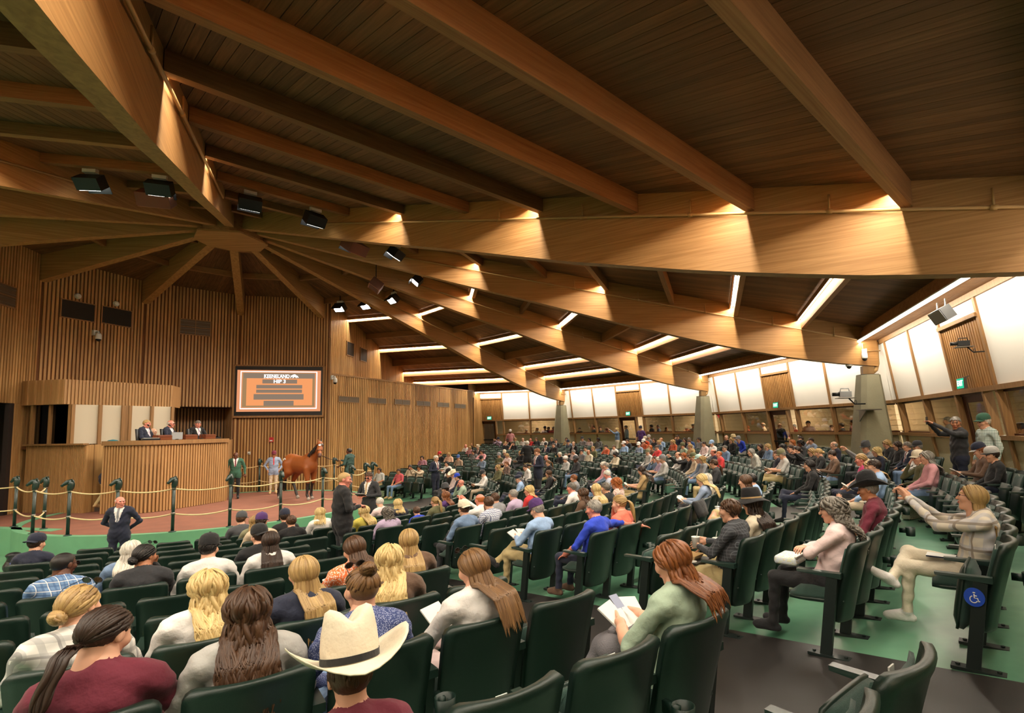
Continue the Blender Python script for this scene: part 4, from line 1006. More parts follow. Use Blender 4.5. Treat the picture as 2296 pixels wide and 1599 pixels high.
SEATP = {  # elbow R, hand R, elbow L, hand L  (x>0 is the person's right)
 'L':((.28,-.06,.77),(.10,.20,.64),(-.28,-.06,.77),(-.10,.22,.64)), 'R':((.28,0,.78),(.10,.25,.80),(-.28,0,.78),(-.10,.25,.80)),
 'F':((.27,.05,.83),(-.08,.14,.85),(-.27,.05,.83),(.08,.16,.81)), 'C':((.20,.16,.80),(.06,.05,1.10),(-.28,-.04,.77),(.02,.18,.68)),
 'P':((.24,.16,.96),(.07,.40,1.18),(-.24,.16,.96),(-.07,.40,1.18)), 'A':((.46,-.20,.98),(.80,-.30,.90),(-.30,-.02,.76),(-.20,.26,.60)),
 'W':((.27,.0,.80),(.08,.22,.84),(-.26,.0,.80),(-.06,.24,.80)), 'U':((.28,-.04,.95),(.36,.02,1.35),(-.28,-.06,.77),(-.10,.22,.64))}
STANDP = {'S':((.29,-.03,1.17),(.31,.04,.92),(-.29,-.03,1.17),(-.31,.04,.92)), 'B':((.30,.0,1.18),(.10,.24,1.18),(-.30,.0,1.18),(-.10,.24,1.18)),
 'K':((.32,-.12,1.17),(.06,-.20,1.0),(-.32,-.12,1.17),(-.06,-.20,.97)), 'O':((.28,.22,1.25),(.22,.52,1.28),(-.29,.0,1.17),(-.25,.20,1.12)),
 'P':((.27,.20,1.42),(.08,.44,1.62),(-.27,.20,1.42),(-.08,.44,1.62)), 'H':((.33,-.08,1.18),(.22,.02,1.0),(-.33,-.08,1.18),(-.22,.02,1.0)), 'G':((.30,.2,1.25),(.12,.35,1.35),(-.30,.2,1.25),(-.12,.35,1.35))}
BODY = {}
def body_mesh(pose, yaw, pitch, lean, legs, fine, suit, build):
    key = (pose,yaw,pitch,lean,legs,fine,suit,build)
    if key in BODY: return BODY[key]
    stand = pose[0] == 's'; arms = (STANDP if stand else SEATP)[pose[-1]]
    g = 1.0+.12*build; pr = []
    hipc = np.array([0,-.06,.52]) if not stand else np.array([0,0,.95]); a = -lean*D2R
    T = lambda p: rotx(p, hipc, a)
    if not stand:
        up = 0
        pr += [((-.08,-.05,.54),(.08,-.05,.54),.13*g,.13*g,TH)]
        tz = lambda p: T(p)
        pr += [(T((0,-.07,.60)),T((0,-.12,.78)),.135*g,.132*g,TP,(1.22,1,1)),(T((0,-.13,.80)),T((0,-.155,.97)),.135*g,.125,TP,(1.28,1,1)),(T((-.155,-.155,1.015)),T((.155,-.155,1.015)),.076,.076,TP),(T((0,-.16,1.075)),T((.13,-.155,1.035)),.062,.06,TP),(T((0,-.16,1.075)),T((-.13,-.155,1.035)),.062,.06,TP),(T((0,-.145,1.06)),T((0,-.11,1.16)),.060,.056,SK,None,.018)]
        hc = T((0,-.09,1.205)); sh = [T((.195,-.15,1.0)),T((-.195,-.15,1.0))]
        if pose == 'R' or pose == 'L': pass
        kn = [(.125,.42,.535),(-.125,.42,.535)]; an_ = [(.12,.46,.10),(-.12,.46,.10)]; hips = [(.09,0,.54),(-.09,0,.54)]
        toes = [(.13,.62,.045),(-.13,.62,.045)]
        if legs == 'x': kn[0] = (.03,.44,.64); an_[0] = (-.24,.56,.42); toes[0] = (-.30,.70,.50); 
        if legs == 'e': an_ = [(.13,.72,.10),(-.12,.60,.10)]; toes = [(.15,.84,.12),(-.13,.74,.06)]; kn = [(.13,.42,.50),(-.13,.42,.52)]
        if legs == 'k': kn[0] = (.10,.30,.86); an_[0] = (-.02,.50,.52); toes[0] = (-.06,.66,.52)
    else:
        z0 = .02
        pr += [((-.07,0,.94),(.07,0,.94),.125*g,.125*g,TP if suit else TH),(T((0,.0,1.0)),T((0,.0,1.18)),.135*g,.135*g,TP,(1.25,1,1)),(T((0,0,1.2)),T((0,-.01,1.38)),.135*g,.132,TP,(1.36,1,1)),(T((-.16,-.01,1.43)),T((.16,-.01,1.43)),.078,.078,TP),(T((0,-.02,1.49)),T((.14,-.01,1.45)),.062,.06,TP),(T((0,-.02,1.49)),T((-.14,-.01,1.45)),.062,.06,TP),(T((0,-.005,1.47)),T((0,.015,1.58)),.060,.056,SK,None,.018)]
        if suit: pr += [((-.10,0,.84),(-.06,0,.98),.105*g,.12*g,TP),((.10,0,.84),(.06,0,.98),.105*g,.12*g,TP)]
        hc = T((0,.03,1.62)); sh = [T((.20,-.01,1.41)),T((-.20,-.01,1.41))]
        kn = [(.10,.02,.50),(-.10,.02,.50)]; an_ = [(.10,-.01,.09),(-.10,-.01,.09)]; hips = [(.09,0,.90),(-.09,0,.90)]; toes = [(.12,.17,.04),(-.12,.17,.04)]
        if legs == 'c': kn = [(.12,.30,.72),(-.10,.05,.50)]; an_ = [(.11,.22,.33),(-.10,-.16,.14)]; toes = [(.12,.40,.28),(-.11,.02,.05)]
        if legs == 'w': kn = [(.11,.10,.50),(-.11,-.04,.50)]; an_ = [(.12,.12,.09),(-.12,-.14,.10)]; toes = [(.14,.30,.04),(-.14,.04,.04)]
    for i in (0,1):
        pr += [(hips[i],kn[i],.088*g,.062,TH),(kn[i],an_[i],.060,.042,SN),(an_[i],toes[i],.045,.036,SHO,None,.02),((an_[i][0],an_[i][1]-.04,an_[i][2]-.045),toes[i],.036,.036,SHO,None,.02)]
    hands = []
    for i in (0,1):
        el, hd = np.array(arms[2*i],float), np.array(arms[2*i+1],float)
        if lean and pose not in ('A',): el, hd = (T(el) if not (pose=='N') else el), T(hd)
        pr += [(tuple(sh[i]),tuple(el),.060,.048,TP,None,.025),(tuple(el),tuple(hd),.046,.032,SL,None,.02)]
        hands.append((el,hd))
    h = .0135 if fine else .025
    V,F,S_ = mesh_prims(pr, h, .035, fold=.006 if fine else .004)
    if suit:
        C = V[F].mean(1); N = np.cross(V[F[:,1]]-V[F[:,0]], V[F[:,2]]-V[F[:,0]])
        zt = 1.03 if not stand else 1.47; zb_ = .80 if not stand else 1.20
        inv = np.stack([C[:,0], C[:,1], C[:,2]],1)
        u = (C[:,2]-zb_)/(zt-zb_); k = (S_ == TP)&(N[:,1]/(np.linalg.norm(N,axis=1)+1e-9) > .25)&(u > 0)&(u < 1.15)&(abs(C[:,0]) < .02+.062*u)
        S_[k] = SF; S_[k&(abs(C[:,0]) < .021)] = TI
    # head, turned
    cy,sy,cp,sp = math.cos(yaw*D2R),math.sin(yaw*D2R),math.cos(pitch*D2R),math.sin(pitch*D2R)
    Rz = np.array([[cy,-sy,0],[sy,cy,0],[0,0,1]]); Rx = np.array([[1,0,0],[0,cp,-sp],[0,sp,cp]]); Rm = Rz@Rx
    off = len(V); HV,HF,HS = HEADS[bool(fine)]; V = np.concatenate([V, HV@Rm.T+hc]); F = np.concatenate([F, HF+off]); S_ = np.concatenate([S_,HS])
    for i,(el,hd) in enumerate(hands):
        hv,hf = HANDS[(bool(fine), int(pose == 'A'))]; hv = hv.copy(); hf_ = hf
        if i == 0: hv[:,0] *= -1; hf_ = hf[:,::-1]
        M = handmats(el,hd,(0 if pose not in ('R','P','W','B','G') else (1.3 if i == 0 else -1.3)), i == 0)
        off = len(V); V = np.concatenate([V, hv@M.T+hd]); F = np.concatenate([F, hf_+off]); S_ = np.concatenate([S_, np.zeros(len(hf),int)])
    me = mesh_np('person_body', V, F, [mat('skin_light','#d9a184',.5)]*11, S_, True)
    hm = Matrix.Identity(4)
    for i in range(3):
        for j in range(3): hm[i][j] = Rm[i,j]
    hm.translation = Vector(hc)
    BODY[key] = (me, hm, hands); return BODY[key]
# ------------------------------------------------------------------ hair and hats (head-local)
ER = np.array([.080,.101,.091]); EC = np.array([0,-.012,.03])
def hairline(p):
    """True where the scalp carries hair"""
    x,y,z = p[...,0],p[...,1],p[...,2]
    lim = np.where(y > .03, .055+(y-.03)*.35, np.where(y > -.03, .055-(.03-y)*1.3, -.03-(-.03-y)*.5))
    return z > lim
def cap_mesh(scale, nz_=.0, thick=.0, hl=hairline, seed=0):
    nu, nv = 40, 24; r = np.random.default_rng(seed)
    V = []; 
    for j in range(nv+1):
        th = math.pi*j/nv
        for i in range(nu):
            ph = 2*math.pi*i/nu; d = np.array([math.sin(th)*math.cos(ph),math.sin(th)*math.sin(ph),math.cos(th)])
            V.append(EC+ER*d*(scale+nz_*math.sin(7*ph+3*th)*math.sin(9*th)+nz_*r.normal()*.4))
    V = np.array(V); base = EC+(V-EC)/scale; ok = hl(base); F = []
    for j in range(nv):
        for i in range(nu):
            q = (j*nu+i,(j+1)*nu+i,(j+1)*nu+(i+1)%nu,j*nu+(i+1)%nu)
            if sum(ok[list(q)]) >= 3: F.append(q)
    V[~ok] = EC+(V[~ok]-EC)*(.975/scale)
    return V, np.array(F)
def lock_tubes(paths, r0, n=4):
    V = []; F = []
    for P, rr in paths:
        P = np.array(P); m = len(P); b = len(V)
        T_ = np.gradient(P,axis=0); T_ /= np.linalg.norm(T_,axis=1)[:,None]+1e-9
        for i in range(m):
            nrm = P[i]-EC; nrm = nrm-(nrm@T_[i])*T_[i]; nrm /= np.linalg.norm(nrm)+1e-9; x = np.cross(T_[i],nrm)
            t = i/(m-1); w_ = rr*(.75+.45*math.sin(math.pi*min(1,t*1.1)))*(1-.75*max(0,(t-.7)/.3)**1.5)
            for k in range(n): a = 2*math.pi*k/n; V.append(P[i]+x*math.cos(a)*w_*1.5+nrm*math.sin(a)*w_*.75)
        for i in range(m-1):
            for k in range(n): F.append((b+i*n+k,b+i*n+(k+1)%n,b+(i+1)*n+(k+1)%n,b+(i+1)*n+k))
        F.append((b+(m-1)*n,b+(m-1)*n+1,b+(m-1)*n+2,b+(m-1)*n+3))
    return np.array(V), np.array(F)
def surf(p, sc):
    d = (p-EC)/ER; return EC+ER*d/np.linalg.norm(d)*sc
def gen_locks(n, length, wave=0, wfreq=30, vol=.0, seed=1, tie=None, tail=0, back=True, part=.0, r0=.0085):
    r = np.random.default_rng(seed); paths = []
    cnt = 0
    while cnt < n:
        u = r.uniform(-.25,1); ph = r.uniform(0,2*math.pi); s_ = math.sqrt(1-u*u); d = np.array([s_*math.cos(ph),s_*math.sin(ph),u]); p = EC+ER*d
        if not hairline(p[None])[0]: continue
        cnt += 1; P = []; lay = 1.03+r.uniform(0,.07)+vol*.5*max(0,.2); L = 0; ds = .014; tot = length*(.82+.3*r.random())
        ph0 = r.uniform(0,6.28); p = surf(p,lay); fall = False; side = 1 if p[0]-part > 0 else -1; px_ = 0
        if tie is not None:
            q = np.array(tie); 
            for i in range(10):
                t = i/9; m = p*(1-t)+q*t; m = surf(m,lay) if t < .93 else m; P.append(m)
            paths.append((P,r0)); continue
        while L < tot:
            P.append(p.copy()); nr = (p-EC)/ER**2; nr /= np.linalg.norm(nr)
            if p[2] > -.03 and not fall:
                g = np.array([0,0,-1.]); 
                if p[1] > -.02: g = g+np.array([side*1.1,-.5,0])
                else: g = g+np.array([p[0]*2.0,-.25,0])
                t = g-(g@nr)*nr; t /= np.linalg.norm(t)+1e-9; p = p+t*ds; lay2 = lay+vol*min(1,L/.12); p = surf(p,lay2)
                if p[1] > .045 and p[2] < .05: p[0] = side*max(abs(p[0]),.082); p[1] = min(p[1],.06)
            else:
                fall = True; k = min(1,(-.03-p[2])/.25)
                dr = np.array([np.clip(p[0]/.08,-1.3,1.3)*.22*(1+vol*2)*max(.15,1-k), -.14 if p[1] < .0 else -.10, -1.]); dr /= np.linalg.norm(dr); p = p+dr*ds
                if p[2] < -.10 and abs(p[0]) < .17 and p[1] < .02: p[1] = max(min(p[1],-.075-.125*min(1,(-.10-p[2])/.12)),-.208)
                if abs(p[0]) < .078 and p[1] > .02 and p[2] < .03: p[0] = side*.08
            if wave:
                w_ = wave*min(1,L/.10); q = p+np.array([math.sin(wfreq*L+ph0)*w_, math.cos(wfreq*.9*L+ph0*1.7)*w_*.8, 0]); P[-1] = q
            L += ds
        paths.append((P,r0*(.8+.5*r.random())))
    if tail:
        q = np.array(tie)
        for i in range(26):
            P = []; a = r.uniform(0,6.28); rad = r.uniform(0,.022); L = 0; p = q+np.array([math.cos(a)*.012,-.0,math.sin(a)*.012]); tot = tail*(.8+.3*r.random())
            while L < tot:
                t = L/tail; sp = rad*math.sin(math.pi*min(1,.15+.8*t))*1.4
                bx = q+np.array([0,-.055*min(1,t*5)-.02*t,.015*math.sin(min(1,t*4)*math.pi)-L*.95]); 
                P.append(bx+np.array([math.cos(a)*sp+wave*math.sin(wfreq*L+a),math.sin(a)*sp,0])); L += .02
            if len(P) > 3: paths.append((P,.008))
    return paths
def joinVF(*ms):
    V = []; F = []; o = 0
    for v,f in ms:
        f = np.asarray(f)
        V.append(v); F += [tuple(int(i)+o for i in q) for q in f]; o += len(v)
    return np.concatenate(V), F
HAIR = {}
def hair_mat(name, c1, c2):
    k = 'hair_'+name
    if k in MATS: return MATS[k]
    m, nt, b = nt_new(k); N, L = nt.nodes, nt.links
    tc = N.new('ShaderNodeTexCoord'); mp = N.new('ShaderNodeMapping'); mp.inputs['Scale'].default_value = (90,90,5); L.new(tc.outputs['Object'],mp.inputs['Vector'])
    no = N.new('ShaderNodeTexNoise'); no.inputs['Scale'].default_value = 1.5; no.inputs['Detail'].default_value = 3; L.new(mp.outputs[0],no.inputs['Vector'])
    ge = N.new('ShaderNodeNewGeometry'); ad = N.new('ShaderNodeMath'); ad.operation = 'MULTIPLY_ADD'; ad.inputs[1].default_value = .5; L.new(ge.outputs['Random Per Island'],ad.inputs[0]); 
    mu = N.new('ShaderNodeMath'); mu.operation = 'MULTIPLY'; mu.inputs[1].default_value = .55; L.new(no.outputs['Fac'],mu.inputs[0]); L.new(mu.outputs[0],ad.inputs[2])
    mx = N.new('ShaderNodeMix'); mx.data_type = 'RGBA'; mx.inputs[6].default_value = (*hexc(c1),1); mx.inputs[7].default_value = (*hexc(c2),1); L.new(ad.outputs[0],mx.inputs[0]); L.new(mx.outputs[2],b.inputs['Base Color'])
    b.inputs['Roughness'].default_value = .42; b.inputs['Specular IOR Level'].default_value = .4
    bp = N.new('ShaderNodeBump'); bp.inputs['Strength'].default_value = .35; bp.inputs['Distance'].default_value = .004; L.new(no.outputs['Fac'],bp.inputs['Height']); L.new(bp.outputs['Normal'],b.inputs['Normal'])
    MATS[k] = m; return m
HC = {'black':('#0d0b0b','#231d1b'),'dark':('#1d130e','#3a281d'),'brown':('#2e1c12','#5a3d26'),'lbrown':('#4a3220','#8a663f'),'auburn':('#4a2613','#8f5528'),'ginger':('#7d3d17','#b96c33'),'blonde':('#a5844c','#e0c78c'),'dblonde':('#6f5030','#b99a62'),'white':('#b5ada0','#e4ddd0'),'grey':('#5d5953','#a19b92'),'sgrey':('#3d3832','#7b746a'),'sand':('#8a6a42','#c9a86e')}
def hair_mesh(style):
    if style in HAIR: return HAIR[style]
    def hl_fr(p): return hairline(p)&(p[...,2] < .055)&(p[...,1] < .05)
    def hl_buzz(p): return hairline(p)
    if style == 'short': v = cap_mesh(1.10,.010,seed=3); VF = joinVF(v, lock_tubes(gen_locks(110,.05,seed=5,vol=.03,r0=.0065),.0))
    elif style == 'buzz': v = cap_mesh(1.035,.003,seed=4); VF = (v[0],[tuple(map(int,q)) for q in v[1]])
    elif style == 'fringe': v = cap_mesh(1.07,.006,hl=hl_fr,seed=5); VF = (v[0],[tuple(map(int,q)) for q in v[1]])
    elif style == 'messy': VF = joinVF(cap_mesh(1.08,.008,seed=6), lock_tubes(gen_locks(150,.075,wave=.006,vol=.10,seed=8),.0))
    elif style == 'long': VF = joinVF(cap_mesh(1.04), lock_tubes(gen_locks(290,.44,seed=11,vol=.05,r0=.0072),.0))
    elif style == 'wavy': VF = joinVF(cap_mesh(1.04), lock_tubes(gen_locks(290,.44,wave=.011,wfreq=34,vol=.12,seed=12,part=.015,r0=.0072),.0))
    elif style == 'bob': VF = joinVF(cap_mesh(1.04), lock_tubes(gen_locks(170,.25,wave=.005,vol=.12,seed=13),.0))
    elif style == 'mid': VF = joinVF(cap_mesh(1.04), lock_tubes(gen_locks(240,.33,wave=.008,wfreq=26,vol=.10,seed=14,part=-.01),.0))
    elif style == 'curly': VF = joinVF(cap_mesh(1.08), lock_tubes(gen_locks(200,.38,wave=.024,wfreq=62,vol=.24,seed=15),.0))
    elif style == 'curlyshort': VF = joinVF(cap_mesh(1.10,.02), lock_tubes(gen_locks(190,.16,wave=.018,wfreq=70,vol=.22,seed=16),.0))
    elif style == 'pony': VF = joinVF(cap_mesh(1.05), lock_tubes(gen_locks(120,.3,seed=17,tie=(0,-.118,.045),tail=.34,wave=.006),.0))
    elif style == 'lowpony': VF = joinVF(cap_mesh(1.05), lock_tubes(gen_locks(120,.3,seed=18,tie=(0,-.112,-.035),tail=.30,wave=.008),.0))
    elif style in ('bun','lowbun'):
        c = np.array((0,-.085,.125)) if style == 'bun' else np.array((0,-.125,-.03)); base = lock_tubes(gen_locks(130,.3,seed=19,tie=tuple(c-np.array([0,-.02,.03])) if style == 'bun' else tuple(c+np.array([0,.02,0]))),.0)
        bl = []; r = np.random.default_rng(2)
        for i in range(22):
            ax = r.normal(size=3); ax /= np.linalg.norm(ax); a = np.cross(ax,[.3,.5,.8]); a /= np.linalg.norm(a); b = np.cross(ax,a); bl.append(([c+(a*math.cos(t)+b*math.sin(t))*.034 for t in np.linspace(0,5,12)],.010))
        VF = joinVF(cap_mesh(1.05), base, lock_tubes(bl,.0))
    me = mesh_np('hair_'+style, VF[0], VF[1], [hair_mat('brown',*HC['brown'])], None, True); HAIR[style] = me; return me
HATS = {}
def hat_mesh(kind):
    if kind in HATS: return HATS[kind]
    m = MB(); nu = 28
    def ell(rx, ry, prof, cy=-.01, mi=0, dent=0, close=False):
        V = []; F = []
        for s_, z in prof:
            for i in range(nu):
                t = 2*math.pi*i/nu; x, y = math.cos(t)*rx*s_, math.sin(t)*ry*s_+cy
                V.append((x,y,z))
        for j in range(len(prof)-1):
            for i in range(nu): F.append((j*nu+i,j*nu+(i+1)%nu,(j+1)*nu+(i+1)%nu,(j+1)*nu+i))
        F.append(tuple((len(prof)-1)*nu+i for i in range(nu))); m.add(V,F,mi)
    if kind in ('cap','capback'):
        ell(.090,.112,[(1.0,.045),(1.01,.07),(.96,.105),(.80,.138),(.52,.158),(.18,.166)]); m.lathe([(.012,.164),(.012,.172),(.004,.174)],8,(0,-.01,0))
        V = []; F = []; n = 11
        for j in range(4):
            for i in range(n):
                u = -1+2*i/(n-1); a = u*1.15; y = .098*math.cos(a)*.98+(j/3)*.075*(1-.25*u*u); V.append((.088*math.sin(a)/math.sin(1.15)*.93, y-.012+.0, .055-.02*u*u-.012*(j/3)))
        for j in range(3):
            for i in range(n-1): F.append((j*n+i,j*n+i+1,(j+1)*n+i+1,(j+1)*n+i))
        nb = len(V); V += [(x,y,z-.006) for x,y,z in V]; F += [tuple(nb+q for q in f[::-1]) for f in F]
        for i in range(n-1): F.append((3*n+i,3*n+i+1,nb+3*n+i+1,nb+3*n+i))
        m.add(V,F,1)
        if kind == 'capback': m.v = [(-x,-.02-y,z) for x,y,z in m.v]
    elif kind in ('cowboy','fedora','wide'):
        bx, by = {'cowboy':(.20,.215),'fedora':(.135,.155),'wide':(.185,.195)}[kind]; ch = {'cowboy':.155,'fedora':.125,'wide':.12}[kind]
        V = []; F = []; rows_ = 7
        for j in range(rows_):
            f = j/(rows_-1)
            for i in range(nu):
                t = 2*math.pi*i/nu; cx, sy = math.cos(t), math.sin(t); rx = .092+(bx-.092)*f; ry = .113+(by-.113)*f
                z = .05
                if kind == 'cowboy': z += .085*f**1.7*abs(cx)**1.6-.022*f*abs(sy)
                elif kind == 'wide': z += -.035*f**1.5+.012*math.sin(3*t+1)*f
                else: z += -.012*f+.02*f*(abs(cx)**2)
                V.append((cx*rx, sy*ry-.012, z))
        for j in range(rows_-1):
            for i in range(nu): F.append((j*nu+i,(j+1)*nu+i,(j+1)*nu+(i+1)%nu,j*nu+(i+1)%nu))
        nb = len(V); V += [(x,y,z-.005) for x,y,z in V]; F += [tuple(nb+q for q in f[::-1]) for f in F]; jl = (rows_-1)*nu
        for i in range(nu): F.append((jl+i,nb+jl+i,nb+jl+(i+1)%nu,jl+(i+1)%nu))
        m.add(V,F,0)
        V = []; F = []; prof = [(1.02,0),(1.03,.3),(.99,.6),(.93,.82),(.84,.95),(.66,1.0),(.38,.97),(.1,.93)]
        for s_, f in prof:
            for i in range(nu):
                t = 2*math.pi*i/nu; cx, sy = math.cos(t), math.sin(t); x, y = cx*.092*s_, sy*.113*s_*(1-.06*f)
                z = .05+ch*f
                if f > .8:
                    if kind == 'wide': z += -.0
                    else: z += .03*(1-s_)*0+.028*abs(x)/.08*(f-.8)/.2-.030*math.exp(-(x/.028)**2)*(f-.8)/.2-.018*max(0,y/.1)*(f-.8)/.2
                    if kind == 'cowboy' and y > .02: x *= 1-.25*(f-.8)/.2
                V.append((x,y-.012,z))
        for j in range(len(prof)-1):
            for i in range(nu): F.append((j*nu+i,j*nu+(i+1)%nu,(j+1)*nu+(i+1)%nu,(j+1)*nu+i))
        F.append(tuple((len(prof)-1)*nu+i for i in range(nu))); m.add(V,F,0)
        V = []; F = []
        for z in (.052,.075 if kind != 'wide' else .068):
            for i in range(nu): t = 2*math.pi*i/nu; V.append((math.cos(t)*.0965,math.sin(t)*.1175-.012,z))
        for i in range(nu): F.append((i,(i+1)%nu,nu+(i+1)%nu,nu+i))
        m.add(V,F,1)
    elif kind == 'flat':
        ell(.094,.118,[(.96,.045),(1.04,.065),(1.03,.09),(.85,.118),(.5,.135),(.2,.14)],.008)
        m.add([(-.06,.09,.05),(-.03,.135,.045),(.03,.135,.045),(.06,.09,.05),(.06,.09,.062),(.03,.135,.055),(-.03,.135,.055),(-.06,.09,.062)],[(0,1,2,3),(4,5,6,7),(1,6,5,2),(0,7,6,1),(2,5,4,3)],1)
    me = m.mesh('hat_'+kind, [M_BLACK,M_BLACK], True); HATS[kind] = me; return me
GLM = MB()
for s_ in (-1,1):
    GLM.tube([(s_*.034+.024*math.cos(t),.108-.008*abs(math.cos(t)*0),.018+.019*math.sin(t)) for t in np.linspace(0,6.283,13)],.0022,5); GLM.tube([(s_*.058,.104,.022),(s_*.082,.02,.024),(s_*.083,-.01,.014)],.002,5)
    GLM.add([(s_*.034+.022*math.cos(t),.107,.018+.017*math.sin(t)) for t in np.linspace(0,5.7,9)],[tuple(range(9))],1)
GLM.tube([(-.012,.110,.022),(.012,.110,.022)],.002,5)
EYEGL = GLM.mesh('eyeglasses',[M_BLACK,mat('dark_lens','#1b1513',.15,spec=.7)],True)
# ------------------------------------------------------------------ people
PAL = dict(white='#e6e1dc',cream='#e3d6bd',black='#131316',navy='#1b2136',charcoal='#2c2d31',grey='#85868a',lightgrey='#b9b7b3',darkgrey='#46484c',lightblue='#93b0d6',blue='#3d5f9e',royal='#2340bd',denim='#6b83a3',slate='#6c7d93',red='#c52f31',salmon='#c4545c',maroon='#6b2033',magenta='#c22a6c',pink='#d79aa0',palepink='#e3c9c7',lavender='#b7a3bf',purple='#4b2a66',tan='#b99a6b',khaki='#b3a072',beige='#c9b59a',olive='#5d5e3f',sage='#9fb29c',brown='#5c4433',rust='#b3532f',orange='#df5a33',coral='#e2745e',yellow='#d9c95a',mint='#b9d8d0',bluegrey='#8b9ab4',peach='#e3b79c',camel='#a07f55',green='#2f5a47',teal='#2f6f78',camo='#7d7a5c',straw='#cdb98e')
WORD = dict(lightgrey='light grey',darkgrey='dark grey',lightblue='light blue',bluegrey='blue-grey',palepink='pale pink',royal='royal blue')
def cloth(c): return mat('cloth_'+c, PAL[c], .85, bump=.35, bscale=26, var=.12, vscale=9, sheen=.1)
PATT = {'blueplaid':lambda: plaid('plaid_blue','#6f8fb8','#3f5f8e','#e5e6e8',26),'whiteplaid':lambda: plaid('plaid_white','#dcd8d2','#a6a4a3','#8f8d8c',14),'checks':lambda: plaid('plaid_checks','#dfe2ea','#5b6690','#3b4570',34),'greenplaid':lambda: plaid('plaid_green','#dbe3de','#5f8272','#39584c',34),
 'brownplaid':lambda: plaid('plaid_brown','#a58a72','#5f4a3c','#e0d3c0',34),'greycheck':lambda: plaid('plaid_grey','#3b3d42','#2b2d31','#6d7076',60),'creamplaid':lambda: plaid('plaid_cream','#dcd2c0','#b5b6bf','#8a7d6e',8),
 'floral':lambda: floral('floral_orange','#e0703a','#f0e2d0','#b4312a',70),'darkfloral':lambda: floral('floral_dark','#4a3b36','#b9a394','#803a3a',60),'redfloral':lambda: floral('floral_red','#d9d2c8','#c44a4a','#5f8a6a',60),'dots':lambda: floral('dots_black','#17171a','#d8d8d8','#d8d8d8',60),'knit':lambda: floral('knit_navy','#3c4a7d','#8d97bd','#c8cde0',150),'pattern':lambda: floral('pattern_white','#c8c5bb','#8f8d85','#e6e3da',70),'pinkplaid':lambda: plaid('plaid_pink','#b5788a','#6d4a63','#e0c5cc',30)}
PWORD = dict(blueplaid='blue plaid',whiteplaid='white and grey plaid',checks='blue checked',greenplaid='green checked',brownplaid='brown checked',greycheck='dark grey checked',creamplaid='cream plaid',floral='orange floral',darkfloral='dark floral',redfloral='red floral',dots='black dotted',knit='blue and white knit',pattern='grey patterned',pinkplaid='pink plaid')
SKIN = {'l':mat('skin_fair','#dba588',.5,var=.06,vscale=14),'p':mat('skin_ruddy','#d98a75',.5,var=.06,vscale=14),'t':mat('skin_tan','#b87b58',.5,var=.06,vscale=14),'d':mat('skin_deep','#5f3826',.45,var=.06,vscale=14)}
M_EYE = mat('eye','#221612',.2); M_LIP = mat('lips','#a9574d',.5)
HWORD = dict(short='short {} hair',buzz='cropped {} hair',fringe='balding {} hair',messy='tousled {} hair',long='long straight {} hair',wavy='long wavy {} hair',bob='{} bob',mid='shoulder-length {} hair',curly='long curly {} hair',curlyshort='short curly {} hair',pony='{} ponytail',lowpony='low {} ponytail',bun='{} top bun',lowbun='low {} bun')
HCW = dict(lbrown='light brown',dblonde='dark blonde',sgrey='salt-and-pepper',dark='dark brown',sand='sandy')
HATW = dict(cap='cap',capback='backward cap',cowboy='cowboy hat',fedora='fedora',wide='wide-brimmed hat',flat='flat cap')
USED = {}
PEOPLE = []
